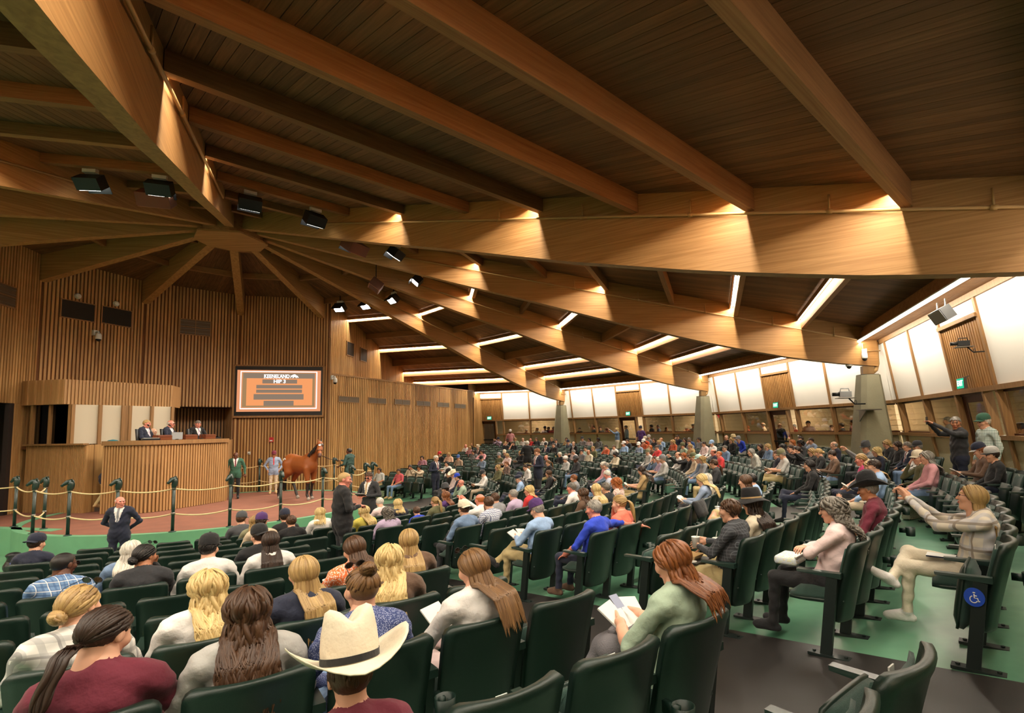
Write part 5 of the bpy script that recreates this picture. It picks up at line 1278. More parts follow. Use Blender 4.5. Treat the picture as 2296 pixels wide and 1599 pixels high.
def person(pos, rotz, top, hair=None, hc='brown', pose='L', hat=None, hatc=None, hatb=None, skin='l', sleeve='l', pants='navy', bare=False, shoes='black', yaw=0, pitch=-8, lean=0, legs='n', fine=False, suit=False, tie='maroon', build=0, scale=1.0, where='', shade=False, glasses=False, label=None, legmat=None):
    parts = top.split('_'); tc, garment = parts[0], parts[1] if len(parts) > 1 else 'top'
    tm = PATT[tc]() if tc in PATT else cloth(tc)
    me, hm, hands = body_mesh(pose, yaw, pitch, lean, legs, fine, suit, build)
    o = obj('person', me); o.location = tuple(pos); o.rotation_euler = (0,0,rotz); o.scale = (scale,)*3
    pm = cloth(pants); sm = SKIN[skin]
    ms = [sm, tm, tm if sleeve == 'l' else sm, pm, sm if bare else pm, cloth(shoes), M_EYE, M_LIP, hair_mat(hc,*HC[hc]), cloth('white') if suit else tm, cloth(tie) if suit else tm]
    for i, m_ in enumerate(ms): o.material_slots[i].link = 'OBJECT'; o.material_slots[i].material = m_
    if hair:
        h = obj('hair', hair_mesh(hair), o); h.matrix_local = hm; h.material_slots[0].link = 'OBJECT'; h.material_slots[0].material = hair_mat(hc,*HC[hc]); h['kind'] = 'stuff'
    if hat:
        hh = obj('hat', hat_mesh(hat), o); hh.matrix_local = hm@Matrix.Translation((0,0,.012))@Matrix.Scale(1.22 if scale == .84 else 1.05,4); hh['label'] = f'{WORD.get(hatc,hatc)} {HATW[hat]}'
        for i in (0,1): hh.material_slots[i].link = 'OBJECT'; hh.material_slots[i].material = cloth(hatc if i == 0 else (hatb or hatc))
    if glasses or shade:
        g = obj('sunglasses' if shade else 'eyeglasses', EYEGL, o); g.matrix_local = hm@(Matrix.Translation((0,-.03,.085))@Matrix.Rotation(25*D2R,4,'X') if shade else Matrix.Identity(4))
    col = PWORD.get(tc, WORD.get(tc,tc))
    if label is None:
        hd = f'{WORD.get(hatc,hatc)} {HATW[hat]}' if hat else (HWORD[hair].format(HCW.get(hc,hc)) if hair else 'bald head')
        label = f'person in {col} {garment}, {hd}, {where}'
        if len(label.split()) > 16: label = f'person in {col} {garment}, {hd}, {where.replace(" from the ring","")}'
    base = label; 
    if label in USED:
        USED[base] += 1; label = base.replace('person in', f'{["another","a third","a fourth","a fifth","a sixth"][min(4,USED[base]-2)]} person in')
    else: USED[base] = 1
    tag(o, label, 'person', 'people in the audience' if 'row' in where else None); o['desc'] = f'{col} {garment}'
    PEOPLE.append(o); return o, hm, hands
for s in SEATS:
    ca, sa = math.cos(s['rot']), math.sin(s['rot']); hd = np.array([0.09*sa, -.09*ca, 1.145]); s['hp'] = proj(s['pos']+hd)
def seat_near(x, y):
    best = min((s for s in SEATS if not s['occ'] and s['vis']), key=lambda s: (s['hp'][0]-x)**2+((s['hp'][1]-y)*1.6)**2); return best
AUD_T = '''
76 1230|short|dark|navy_jacket|hat=capback,hatc=navy,yaw=-25,fine=1
137 1270|buzz|black|blueplaid_shirt|skin=d,yaw=-35,fine=1,build=1,glasses=1
272 1240|mid|white|denim_shirt|fine=1
322 1262|lowbun|black|charcoal_top|yaw=-40,pose=C,skin=t,shade=1,fine=1
468 1230|short|black|white_shirt|hat=cap,hatc=black,yaw=-25,fine=1,build=1
608 1222|long|dark|white_hoodie|fine=1
582 1212|short|dark|black_shirt|hat=capback,hatc=black,yaw=30,fine=1
465 1338|wavy|blonde|white_top|fine=1
558 1380|wavy|brown|lightgrey_hoodie|fine=1
685 1305|long|dblonde|navy_top|fine=1
170 1365|lowbun|dblonde|whiteplaid_shirt|fine=1,shade=1,yaw=-30
225 1445|lowpony|dark|maroon_jacket|fine=1,yaw=-35,pose=R
817 1332|bun|lbrown|knit_sweater|fine=1,yaw=15,shade=1
799 1248|long|brown|floral_blouse|fine=1,pose=R
881 1268|wavy|blonde|brown_top|fine=1
921 1242|long|dblonde|brown_top|fine=1,yaw=-10
1073 1258|long|lbrown|white_coat|fine=1,shade=1,pose=R,pants=palepink
1530 1308|mid|auburn|sage_dress|seat=A11:0,fine=1,pose=R,sleeve=s,pants=sage,yaw=10,pitch=-25
795 1502|short|brown|maroon_jacket|seat=A11:3,hat=cowboy,hatc=cream,hatb=black,fine=1,legs=x,shoes=tan,pants=denim,pitch=-14,yaw=0,scale=.84
516 1165|short|brown|darkgrey_jacket|hat=cap,hatc=darkgrey,yaw=-35
578 1168|wavy|dblonde|camo_jacket|
587 1182|short|dark|beige_jacket|hat=cap,hatc=purple,yaw=-30
640 1157|short|dark|black_jacket|hat=cap,hatc=navy
655 1168|short|brown|black_jacket|build=1
711 1157|bob|blonde|white_top|
812 1147|mid|blonde|yellow_top|
860 1132|short|white|palepink_shirt|pose=R
874 1149|curlyshort|sgrey|lavender_jacket|pose=C
896 1135|bob|blonde|navy_top|
952 1136|short|brown|royal_shirt|scale=.82
980 1126|pony|dblonde|olive_vest|
1003 1115|mid|auburn|purple_jacket|
1086 1128|fringe|ginger|white_shirt|skin=p,pose=P
1101 1129|short|brown|checks_shirt|pose=C
1109 1117|short|brown|grey_shirt|build=1
1060 1167|short|brown|denim_jacket|seat=B5:0,hat=capback,hatc=cream,legs=k,pants=charcoal,fine=1
1212 1151|short|grey|lightblue_shirt|seat=B7:0,hat=cap,hatc=purple,pose=R,pants=khaki,fine=1,yaw=10
1344 1130|short|grey|royal_polo|seat=B8:0,pose=A,sleeve=s,pants=navy,fine=1,yaw=25,build=1,shoes=brown,skin=p
1287 1103|short|sgrey|white_shirt|skin=p
1316 1110|mid|brown|brown_sweater|
1343 1101|long|blonde|beige_top|
1360 1092|short|sgrey|black_top|
1380 1087|curlyshort|ginger|redfloral_top|
1400 1127|pony|dblonde|coral_shirt|pose=C,yaw=20,fine=1
1640 1138|messy|brown|greycheck_shirt|seat=B10:0,pose=W,pants=khaki,fine=1,yaw=15,build=1
1690 1131|mid|dark|cream_top|seat=B10:1,hat=wide,hatc=black,hatb=tan,fine=1
1892 1162|curly|sgrey|palepink_sweater|seat=B11:0,pose=F,pants=black,fine=1,yaw=20,build=1,glasses=1
1974 1105|short|grey|maroon_polo|hat=cowboy,hatc=black,sleeve=s,pants=khaki,fine=1,skin=t,yaw=10
2221 1118|long|dblonde|creamplaid_jacket|seat=B12:1,pose=P,pants=cream,legs=x,shoes=white,fine=1,pitch=8,glasses=1
1670 1082|long|brown|charcoal_tanktop|sleeve=s,bare=1
1686 1071|short|black|lightblue_shirt|
1759 1028|short|grey|lightgrey_tshirt|hat=cap,hatc=camo,sleeve=s,pants=khaki,pose=R,shoes=brown,build=1
1802 1048|long|black|black_hoodie|pants=navy,legs=x
1934 1040|lowbun|dblonde|magenta_polo|sleeve=s,skin=p,build=1
1947 1052|mid|sand|navy_top|bare=1,pose=R
1972 1052|short|dark|lightblue_shirt|pants=beige
1943 1008|short|grey|grey_jacket|hat=fedora,hatc=darkgrey,pose=P
1976 1014|bob|blonde|navy_jacket|
2002 995|bob|dblonde|black_top|pose=R
2021 997|mid|dark|black_top|
2043 999|short|sgrey|navy_suit|suit=1
2071 1002|short|grey|white_shirt|hat=cap,hatc=charcoal
2055 1029|short|grey|olive_jacket|hat=cap,hatc=cream,pose=C
2076 1039|mid|grey|pink_sweater|pants=denim
2188 1012|short|auburn|brown_jacket|hat=cap,hatc=navy,hatb=lightgrey,pose=R
2225 1014|short|dark|black_hoodie|hat=cap,hatc=lightgrey,hatb=black,build=1
1875 994|fringe|grey|navy_suit|suit=1
1631 979|fringe|grey|black_jacket|
1647 981|short|grey|slate_shirt|hat=fedora,hatc=straw
1642 993|mid|dblonde|black_sweater|
1674 982|short|grey|royal_jacket|hat=cap,hatc=grey,lean=22,bare=1,pants=lightgrey
1723 993|bob|sand|denim_jacket|shade=1
1705 1012|mid|grey|pattern_blouse|lean=20
1705 1000|mid|dark|black_top|
1752 1003|curly|black|black_top|
1755 1017|short|brown|navy_tshirt|sleeve=s
1615 1000|short|grey|white_shirt|hat=cap,hatc=lightblue
1632 1006|short|sgrey|denim_jacket|
1612 1018|buzz|ginger|red_tshirt|sleeve=s,skin=p,build=1
1603 1015|fringe|brown|navy_shirt|skin=p
1780 993|mid|ginger|grey_sweater|
1794 983|short|dark|black_jacket|shade=1
1802 994|curlyshort|black|charcoal_top|skin=d
1822 983|short|dark|bluegrey_shirt|pose=C
1776 1007|lowbun|dark|black_sweater|
1788 1007|lowbun|dark|black_top|pose=P
1819 1010|wavy|dblonde|black_top|pose=P
1840 1017|lowbun|sand|black_jacket|pose=R
1868 1020|short|dark|brown_sweater|pose=R
1360 996|lowbun|dark|rust_shirt|pose=R
1379 1002|short|brown|white_shirt|
1401 996|short|brown|lightblue_shirt|hat=cap,hatc=white,build=1
1408 989|short|dark|charcoal_tshirt|sleeve=s
1431 998|short|grey|bluegrey_shirt|hat=cap,hatc=white
1445 995|lowpony|dark|rust_sweater|hat=cap,hatc=white
1382 1023|curly|black|cream_sweater|pants=black,pose=R
1442 980|short|grey|orange_shirt|hat=cap,hatc=cream
1460 981|short|grey|grey_jacket|hat=cap,hatc=lightgrey
1468 986|mid|brown|charcoal_sweater|
1479 993|bob|sand|slate_top|
1484 985|fringe|ginger|lightblue_shirt|
1505 993|curlyshort|sand|rust_top|sleeve=s
1517 981|short|dark|navy_vest|pose=C
1537 988|mid|dark|charcoal_top|
1548 984|short|dark|grey_shirt|
1553 991|short|sgrey|blue_shirt|lean=12
1546 1000|wavy|sand|tan_top|
1532 998|short|dark|sage_shirt|hat=cap,hatc=olive
1569 989|wavy|dark|grey_top|
1581 994|lowpony|dark|palepink_top|
1464 1010|long|ginger|brown_top|
1477 1007|short|dark|red_shirt|pose=R
1449 1023|short|grey|lightgrey_jacket|hat=cap,hatc=camo
1459 1033|bob|white|lavender_shirt|sleeve=s,pose=R
1472 1034|mid|brown|denim_shirt|pose=C
1485 1038|short|grey|lightgrey_sweater|hat=cap,hatc=grey,pants=denim,build=1
1418 1063|long|dark|tan_tshirt|sleeve=s,pose=R
1517 1019|fringe|dark|white_shirt|
1535 1027|wavy|ginger|black_top|pose=P,sleeve=l
1549 1035|long|brown|black_top|
1559 1030|long|sand|beige_cardigan|hat=cap,hatc=olive,bare=1
1576 1027|short|grey|slate_shirt|hat=cap,hatc=mint
1576 1039|mid|dblonde|grey_top|pants=denim
1595 1050|lowpony|brown|charcoal_top|
1581 1060|bob|white|cream_top|
1585 1083|long|blonde|bluegrey_top|pants=beige,pose=R
850 1055|long|dark|lightgrey_tshirt|sleeve=s,skin=t
888 1064|short|dark|salmon_tshirt|sleeve=s,pants=denim,shoes=tan,skin=t
921 1046|buzz|black|beige_jacket|skin=d
937 1044|curlyshort|black|beige_sweater|skin=t,pose=P
999 1050|long|black|white_blouse|
949 1020|bob|dark|pinkplaid_shirt|
993 1020|short|dark|black_jacket|hat=cap,hatc=red
1012 1022|bob|sand|peach_sweater|
1033 1023|short|grey|brownplaid_shirt|hat=cap,hatc=blue
1041 998|fringe|ginger|white_shirt|skin=p
1054 1005|mid|sand|pink_top|
1077 1004|short|grey|black_suit|suit=1,hat=fedora,hatc=beige,pose=U
1065 1012|wavy|dark|dots_blouse|
1085 1012|wavy|dark|pink_blouse|pants=cream,legs=x,pose=F
1082 1033|short|grey|slate_vest|hat=cap,hatc=black,pants=beige,legs=x,pose=R
1087 1055|short|grey|white_shirt|hat=cap,hatc=charcoal,pants=beige,pose=R
1024 1058|short|dark|navy_hoodie|hat=cap,hatc=royal,hatb=royal
987 1075|short|grey|palepink_shirt|hat=cowboy,hatc=cream
1003 1076|short|dark|black_shirt|hat=cowboy,hatc=black
997 1092|short|dark|black_jacket|hat=fedora,hatc=darkgrey,pants=denim,legs=x
1048 1090|||sage_hoodie|skin=p,pose=C
1115 988|short|dark|lavender_shirt|hat=cap,hatc=navy,pose=P
1137 992|short|dblonde|charcoal_top|pose=C
1154 994|curlyshort|dark|black_tshirt|pose=C,pants=khaki,sleeve=s
1144 974|buzz|black|black_suit|suit=1,skin=d
1160 981|bob|sand|sage_top|
1174 985|fringe|grey|white_shirt|
1195 985|||red_shirt|skin=p
1199 978|mid|brown|charcoal_jacket|
1218 978|fringe|dark|white_shirt|
1238 980|mid|dblonde|charcoal_sweater|
1248 988|short|dark|charcoal_suit|suit=1,tie=navy
1269 987|mid|brown|tan_top|
1278 985|short|dark|slate_shirt|hat=cap,hatc=navy,lean=18
1307 985|short|grey|grey_shirt|hat=cap,hatc=darkgrey
1318 985|mid|dark|palepink_top|
1343 985|bob|black|dots_top|skin=d
1286 995|fringe|grey|black_suit|suit=1
1305 1006|short|dark|mint_shirt|
1318 1006|mid|dblonde|olive_top|
1311 1017|short|black|grey_top|glasses=1
1326 1013|fringe|brown|cream_shirt|build=1,skin=t
1288 1016|short|grey|palepink_shirt|
1272 1019|short|sgrey|charcoal_top|
1257 1021|bob|white|black_top|
1227 1020|fringe|grey|darkgrey_jacket|skin=p
1225 1003|short|dark|navy_suit|suit=1,hat=cap,hatc=black
1240 998|short|dark|black_sweater|
1128 1016|short|grey|darkgrey_jacket|hat=cap,hatc=cream
1127 1021|short|grey|olive_jacket|hat=cap,hatc=grey
1144 1019|bob|sand|palepink_top|pose=R
1162 1020|long|sand|black_sweater|pose=R
1118 1044|mid|dblonde|olive_sweater|shade=1
1134 1044|lowbun|auburn|darkfloral_dress|
1187 1046|lowpony|dark|white_sweater|lean=15
1232 1042|pony|lbrown|black_sweater|
1275 1033|short|grey|lightgrey_shirt|hat=cap,hatc=white,hatb=navy,pants=denim
1289 1034|short|dark|charcoal_shirt|hat=cap,hatc=darkgrey,skin=d
1264 1059|long|brown|black_top|
1273 1060|short|auburn|grey_sweater|pants=navy,legs=x
1336 1060|short|white|checks_shirt|skin=p,pose=R
1347 1056|bob|white|pink_top|
1337 1046|short|grey|slate_top|
1183 1081|short|grey|lightblue_shirt|hat=flat,hatc=navy
1195 1070|short|dark|navy_jacket|hat=cap,hatc=navy
1156 1098|short|grey|lavender_jacket|
1191 1099|bob|blonde|red_jacket|yaw=30
'''
SEATK = {(x_['sec'],x_['k'],x_['i']):x_ for x_ in SEATS}
def kw(s_):
    d = {}
    for t in filter(None, s_.split(',')):
        k, v = t.split('='); d[k] = v if k in ('hat','hatc','hatb','pose','skin','sleeve','pants','shoes','legs','tie','seat') else (float(v) if k in ('yaw','pitch','lean','scale','build') else bool(int(v)))
    return d
RES = []
CATS = []
import itertools
r6 = random.Random(3)
ents = [l.split('|') for l in AUD_T.strip().split('\n')]
ents = [(float(e[0].split()[0]), float(e[0].split()[1]), e) for e in ents]
ents.sort(key=lambda t: ('seat=' not in t[2][4], -t[1]))
for x, y, e in ents:
    d = kw(e[4]); sk = d.pop('seat',None); s = SEATK[(sk[0],int(sk[1:].split(':')[0]),int(sk.split(':')[1]))] if sk else seat_near(x,y); s['occ'] = True
    err = s['hp']-np.array([x,y]); RES.append((x,y,s['sec'],s['k'],round(float(err[0])),round(float(err[1]))))
    # sit a little off the middle of the seat if that is where the photo shows the head
    mpp = s['dist']/FPX; tdir = P2(1, s['phi']+90); px1 = proj(s['pos']+np.array([*tdir*.1,1.17]))[0]-proj(s['pos']+np.array([0,0,1.17]))[0]
    sh = max(-.06,min(.06,-err[0]/(px1/.1))) if abs(px1) > .3 else 0
    pos = s['pos']+np.array([*(tdir*sh-P2(.06,s['phi'])),0.0])
    if 'yaw' not in d: d['yaw'] = r6.choice([-20,0,0,20])
    if 'pitch' not in d: d['pitch'] = -8
    if d.get('pose') == 'R': d['pitch'] = -22
    if 'pants' not in d: d['pants'] = r6.choice(['navy','denim','charcoal','black','khaki'])
    if 'legs' not in d: d['legs'] = r6.choice(['n','n','x'])
    if 'lean' not in d: d['lean'] = 0
    if 'scale' not in d: d['scale'] = r6.choice([.93,.95,.97]) if not d.get('fine') else .94
    wh = f'{ORD[s["k"]]} row, {SECT[s["sec"]]}'
    o, hm, hands = person(pos, s['rot'], e[3], e[1] or None, e[2] or 'brown', where=wh, **d)
    s['who'] = o
    if d.get('pose') == 'R': CATS.append((o, hands, d['scale']))
def catalog(o, hands, sc, n):
    c = (np.array(hands[0][1])+np.array(hands[1][1]))/2+np.array([0,.07,.03]); e = empty('sale_catalog', (0,0,0)); e.parent = None
    M = o.matrix_basis@Matrix.Translation(c)@Matrix.Rotation(-55*D2R,4,'X'); e.matrix_world = M
    for sg in (-1,1):
        Mp = Matrix.Rotation(sg*14*D2R,4,'Y'); MB().box((sg*.075,0,0),(.15,.012,.21)).xform(Mp).xform(Matrix.Rotation(math.pi/2*0,4,'X')).build('pages', M_WHITEP, e)
    tag(e, f'open white catalog held by the {o["label"].split(", ")[0].replace("another ","").replace("a third ","")}'[:120] if False else None)
    lab = 'open catalog held by '+o['label'].split(',')[0]
    lab += ','+o['label'].split(',')[-1] if len(lab.split()) < 11 else ''
    k = lab
    if k in USED: USED[k] += 1; lab = lab.replace('open catalog', ['second','third','fourth','fifth'][min(3,USED[k]-2)]+' open catalog')
    else: USED[k] = 1
    tag(e, lab, 'catalog', 'catalogs held by the audience')
for n, (o,h,sc) in enumerate(CATS): catalog(o,h,sc,n)
# ------------------------------------------------------------------ seats: the 300 largest in view as objects, the others joined
vis = [s for s in SEATS if s['vis']]
vis.sort(key=lambda s: s['dist'])
NOBJ = 300
TEMPL = {}
def seat_parts(s):
    L = [('backrest',SH),('back_pad',PADM),('seat',SDN if s['occ'] else SUP),('seat_pan',PAN_D if s['occ'] else PAN_U),('armrest',ARM_L),('standard',STD_L)]
    if s['i'] == (0 if s['sec'] == 'A' else s['n']-1): L += [('armrest',ARM_R),('standard',STD_R)]
    if s['k'] > 3 or s['sec'] in 'BC': L.append(('number_tag',TAGM))
    if (s['i']+s['k'])%3 == 0 and s['k'] > 5: L.append(('cup_holder',CUPM))
    return L
for s in vis[:NOBJ]:
    n_ = s['i']+1
    lab = f'{"occupied" if s["occ"] else "empty"} green seat, {ORD[n_-1]} from {AIS[s["sec"]]}, {ORD[s["k"]]} row, {SECT[s["sec"]]}'
    e = empty('theater_seat', tuple(s['pos']), s['rot'], lab, 'seat', 'green tip-up theater seats'); s['obj'] = e
    e.scale = (1,1,1.07)
    for nm, me in seat_parts(s): obj(nm, me, e)
Vs = []; Fs = []; Ms = []; off = 0; mats_j = [M_SHELL,M_SEATF,M_ARM,M_TAGW,M_STD]
cache = {}
def grab(me):
    if me.name not in cache:
        v = np.zeros(len(me.vertices)*3); me.vertices.foreach_get('co',v); cache[me.name] = (v.reshape(-1,3), [tuple(p.vertices) for p in me.polygons], mats_j.index(me.materials[0]))
    return cache[me.name]
for s in vis[NOBJ:]:
    ca, sa = math.cos(s['rot']), math.sin(s['rot']); R_ = np.array([[ca,-sa,0],[sa,ca,0],[0,0,1]])
    for nm, me in seat_parts(s):
        v,f,mi = grab(me); Vs.append((v*np.array([1,1,1.07]))@R_.T+s['pos']); Fs += [tuple(i+off for i in q) for q in f]; Ms += [mi]*len(f); off += len(v)
if Vs:
    o = obj('theater_seats', mesh_np('theater_seats', np.concatenate(Vs), Fs, mats_j, Ms, True)); tag(o, 'far rows of green theater seats filling the hall', 'seats', kind='stuff')
print('SEATS', len(SEATS), 'visible', len(vis), 'far dist', round(vis[NOBJ-1]['dist'],1))
for r_ in RES:
    if abs(r_[4]) > 14 or abs(r_[5]) > 10: print('ERR', r_)
# ------------------------------------------------------------------ people standing, at the podium, in the ring and in the corridor
def face(dx, dy): return math.atan2(dy,dx)-math.pi/2
def stand(x, y, rot, top, z=None, **k):
    r = math.hypot(x,y); return person((x,y,zfloor(r) if z is None else z), rot, top, **k)
stand(6.79,-6.93, face(.85,.75), 'black_suit', hair='buzz', hc='sand', pose='sB', yaw=-30, suit=True, fine=True, build=1, pants='charcoal', scale=1.10, skin='p', label='tall person in black suit with cropped hair standing in the near aisle, back to us')
stand(5.55,-2.5, face(-.25,-1), 'charcoal_suit', hair='short', hc='brown', pose='sB', yaw=10, pitch=-20, suit=True, fine=True, pants='charcoal', scale=1.06, skin='p', glasses=True, tie='tan', label='person in charcoal suit with glasses writing in a notebook beside the ring')
stand(5.29,5.18, face(.9,-.5), 'navy_suit', hair='short', hc='white', pose='sB', suit=True, pants='navy', scale=1.06, label='white-haired person in navy suit standing in front of the block by the slatted wall')
stand(9.69,2.49, face(-.7,-.5), 'navy_suit', hair='short', hc='auburn', pose='sB', pitch=-20, suit=True, pants='charcoal', scale=1.10, label='auburn-haired person in navy suit standing amid the far rows, reading')
stand(8.79,8.61, face(-.2,1), 'black_jacket', hair='short', hc='white', pose='sB', suit=True, pants='khaki', scale=1.06, label='white-haired person in black jacket and khaki trousers standing, back turned')
stand(1.5,-5.43, face(.35,-.9), 'navy_suit', hair='fringe', hc='white', pose='sK', yaw=40, pitch=0, suit=True, fine=True, pants='navy', scale=.95, skin='p', tie='grey', label='balding person in navy suit standing before the ring curb, hands behind back')
stand(18.6,-6.06, face(-.95,.2), 'charcoal_jacket', hair='short', hc='grey', pose='sP', yaw=60, fine=True, pants='navy', scale=1.04, skin='t', label='grey-haired person in dark jacket standing by the right windows, lifting a camera')
stand(18.85,-6.45, face(-1,.1), 'greenplaid_shirt', hair='short', hc='white', pose='sS', hat='cap', hatc='green', fine=True, pants='khaki', scale=1.02, label='person in green cap and checked shirt standing by the right windows')
stand(*P2(19.7,46.4), face(-1,.1), 'denim_jacket', hair='mid', hc='blonde', pose='sP', pants='cream', legs='n', scale=.98, label='blonde person in denim jacket and long white skirt filming by the back door')
stand(*P2(19.8,41.5), face(-.6,-.8), 'purple_polo', hair='short', hc='dark', pose='sS', hat='cap', hatc='navy', sleeve='s', pants='black', scale=1.0, label='person in purple polo and navy cap standing by the back door')
stand(6.9,17.7, face(-.2,-1), 'pink_shirt', hair='short', hc='dark', pose='sS', hat='cap', hatc='white', pants='khaki', skin='d', scale=1.0, label='person in pink shirt and white cap standing by the farthest door')
stand(*P2(20.75,14.2), face(-.9,-.4), 'coral_blouse', hair='short', hc='white', pose='sB', pants='navy', z=ZBACK, scale=.97, label='white-haired person in coral scarf standing in the doorway under the exit sign')
# ring
stand(-1.0,2.15, face(.45,-.9), 'green_suit', hair=None, pose='sS', suit=True, pants='black', skin='d', z=0, scale=.93, pitch=-14, fine=True, label='bald person in dark green jacket standing beside the podium')
stand(-.4,3.46, face(.5,-.85), 'bluegrey_shirt', hair='short', hc='dark', hat='cap', hatc='maroon', pose='sH', suit=True, tie='red', pants='beige', shoes='tan', skin='t', z=0, scale=.90, fine=True, label='person in blue shirt, red tie and maroon cap standing behind the horse')
PEOPLE[-1].material_slots[SF].material = cloth('bluegrey')
stand(2.95,2.35, face(-1,.25), 'teal_suit', hair='buzz', hc='black', pose='sO', suit=True, pants='black', skin='d', z=0, scale=.97, fine=True, label='horse handler in dark teal jacket holding the lead of the horse')
PEOPLE[-1].material_slots[TP].material = mat('cloth_handler','#29453f',.8); PEOPLE[-1].material_slots[SL].material = mat('cloth_handler','#29453f',.8)
person((-3.2,-.55,.10), face(.35,.95), 'navy_blazer', 'fringe', 'white', 'sB', pants='khaki', shoes='tan', lean=28, legs='c', suit=True, scale=.97, fine=True, label='person in navy blazer and khaki trousers climbing the podium steps')
for i,((x,y),an,hr,hc,lab,yw) in enumerate(zip(AUCT,(8,12,-25),('short','fringe','short'),('sand','white','sgrey'),('left auctioneer in navy suit sitting behind the podium desk','middle auctioneer in navy suit with white hair behind the podium desk','right auctioneer in dark suit looking down at papers on the podium'),(0,0,0))):
    person((x,y,ZP+.03), (an-90)*D2R, 'navy_suit' if i < 2 else 'black_suit', hr, hc, 'L', suit=True, fine=True, yaw=yw, pitch=-6 if i < 2 else -18, glasses=(i == 1), tie='lavender', scale=.98, skin='p', label=lab)
person((-2.75,.75,ZP-.18), -80*D2R, 'navy_suit', 'fringe', 'white', 'L', suit=True, scale=.95, label='person mostly hidden behind the podium between two auctioneers')
# corridor behind the windows
COR = '''1180 966|74.62|brown_jacket|short|sgrey
1204 962|74.62|pattern_top|mid|dark
1222 958|74.62|lavender_shirt|short|dark
1229 954|74.62|purple_shirt|short|brown
1240 953|74.62|darkgrey_jacket|short|grey
1300 962|44.62|black_jacket|short|dark
1332 957|44.62|slate_shirt|short|dark
1346 960|44.62|charcoal_coat|mid|dark
1361 962|44.62|maroon_top|mid|auburn
1404 957|44.62|lightblue_shirt|short|grey
1461 955|44.62|darkgrey_shirt|short|dark
1477 956|44.62|slate_shirt|short|grey
1494 961|44.62|brown_top|long|auburn
1540 963|44.62|charcoal_top|short|dark
1554 953|44.62|lightgrey_tshirt|short|brown
1677 958|14.62|coral_shirt|short|ginger
1712 952|14.62|beige_shirt|fringe|grey
1749 954|14.62|black_jacket|fringe|grey
1812 944|14.62|palepink_shirt|short|dark
1864 958|14.62|olive_shirt|short|brown
1888 953|14.62|black_coat|short|dark
1914 944|14.62|maroon_shirt|short|brown
2126 938|-15.38|grey_sweater|short|grey
2290 960|-15.38|charcoal_jacket|short|dark'''
rc = random.Random(5)
for ln in COR.split('\n'):
    q, A, tp, hr, hc_ = ln.split('|'); px, py = map(float,q.split()); A = float(A)
    p = on_fac(px, py, A, DP+1.35); sc = max(.82,min(1.05,(p[2]-ZBACK)/1.66))
    hat = 'cap' if rc.random() < .25 else None
    person((p[0],p[1],ZBACK), (A+90)*D2R+rc.uniform(-1.4,1.4), tp, hr, hc_, rc.choice(['sS','sB','sS']), hat=hat, hatc='navy' if hat else None, scale=sc, where='behind the '+{74.62:'farthest',44.62:'far',14.62:'middle',-15.38:'right'}[A]+' windows')
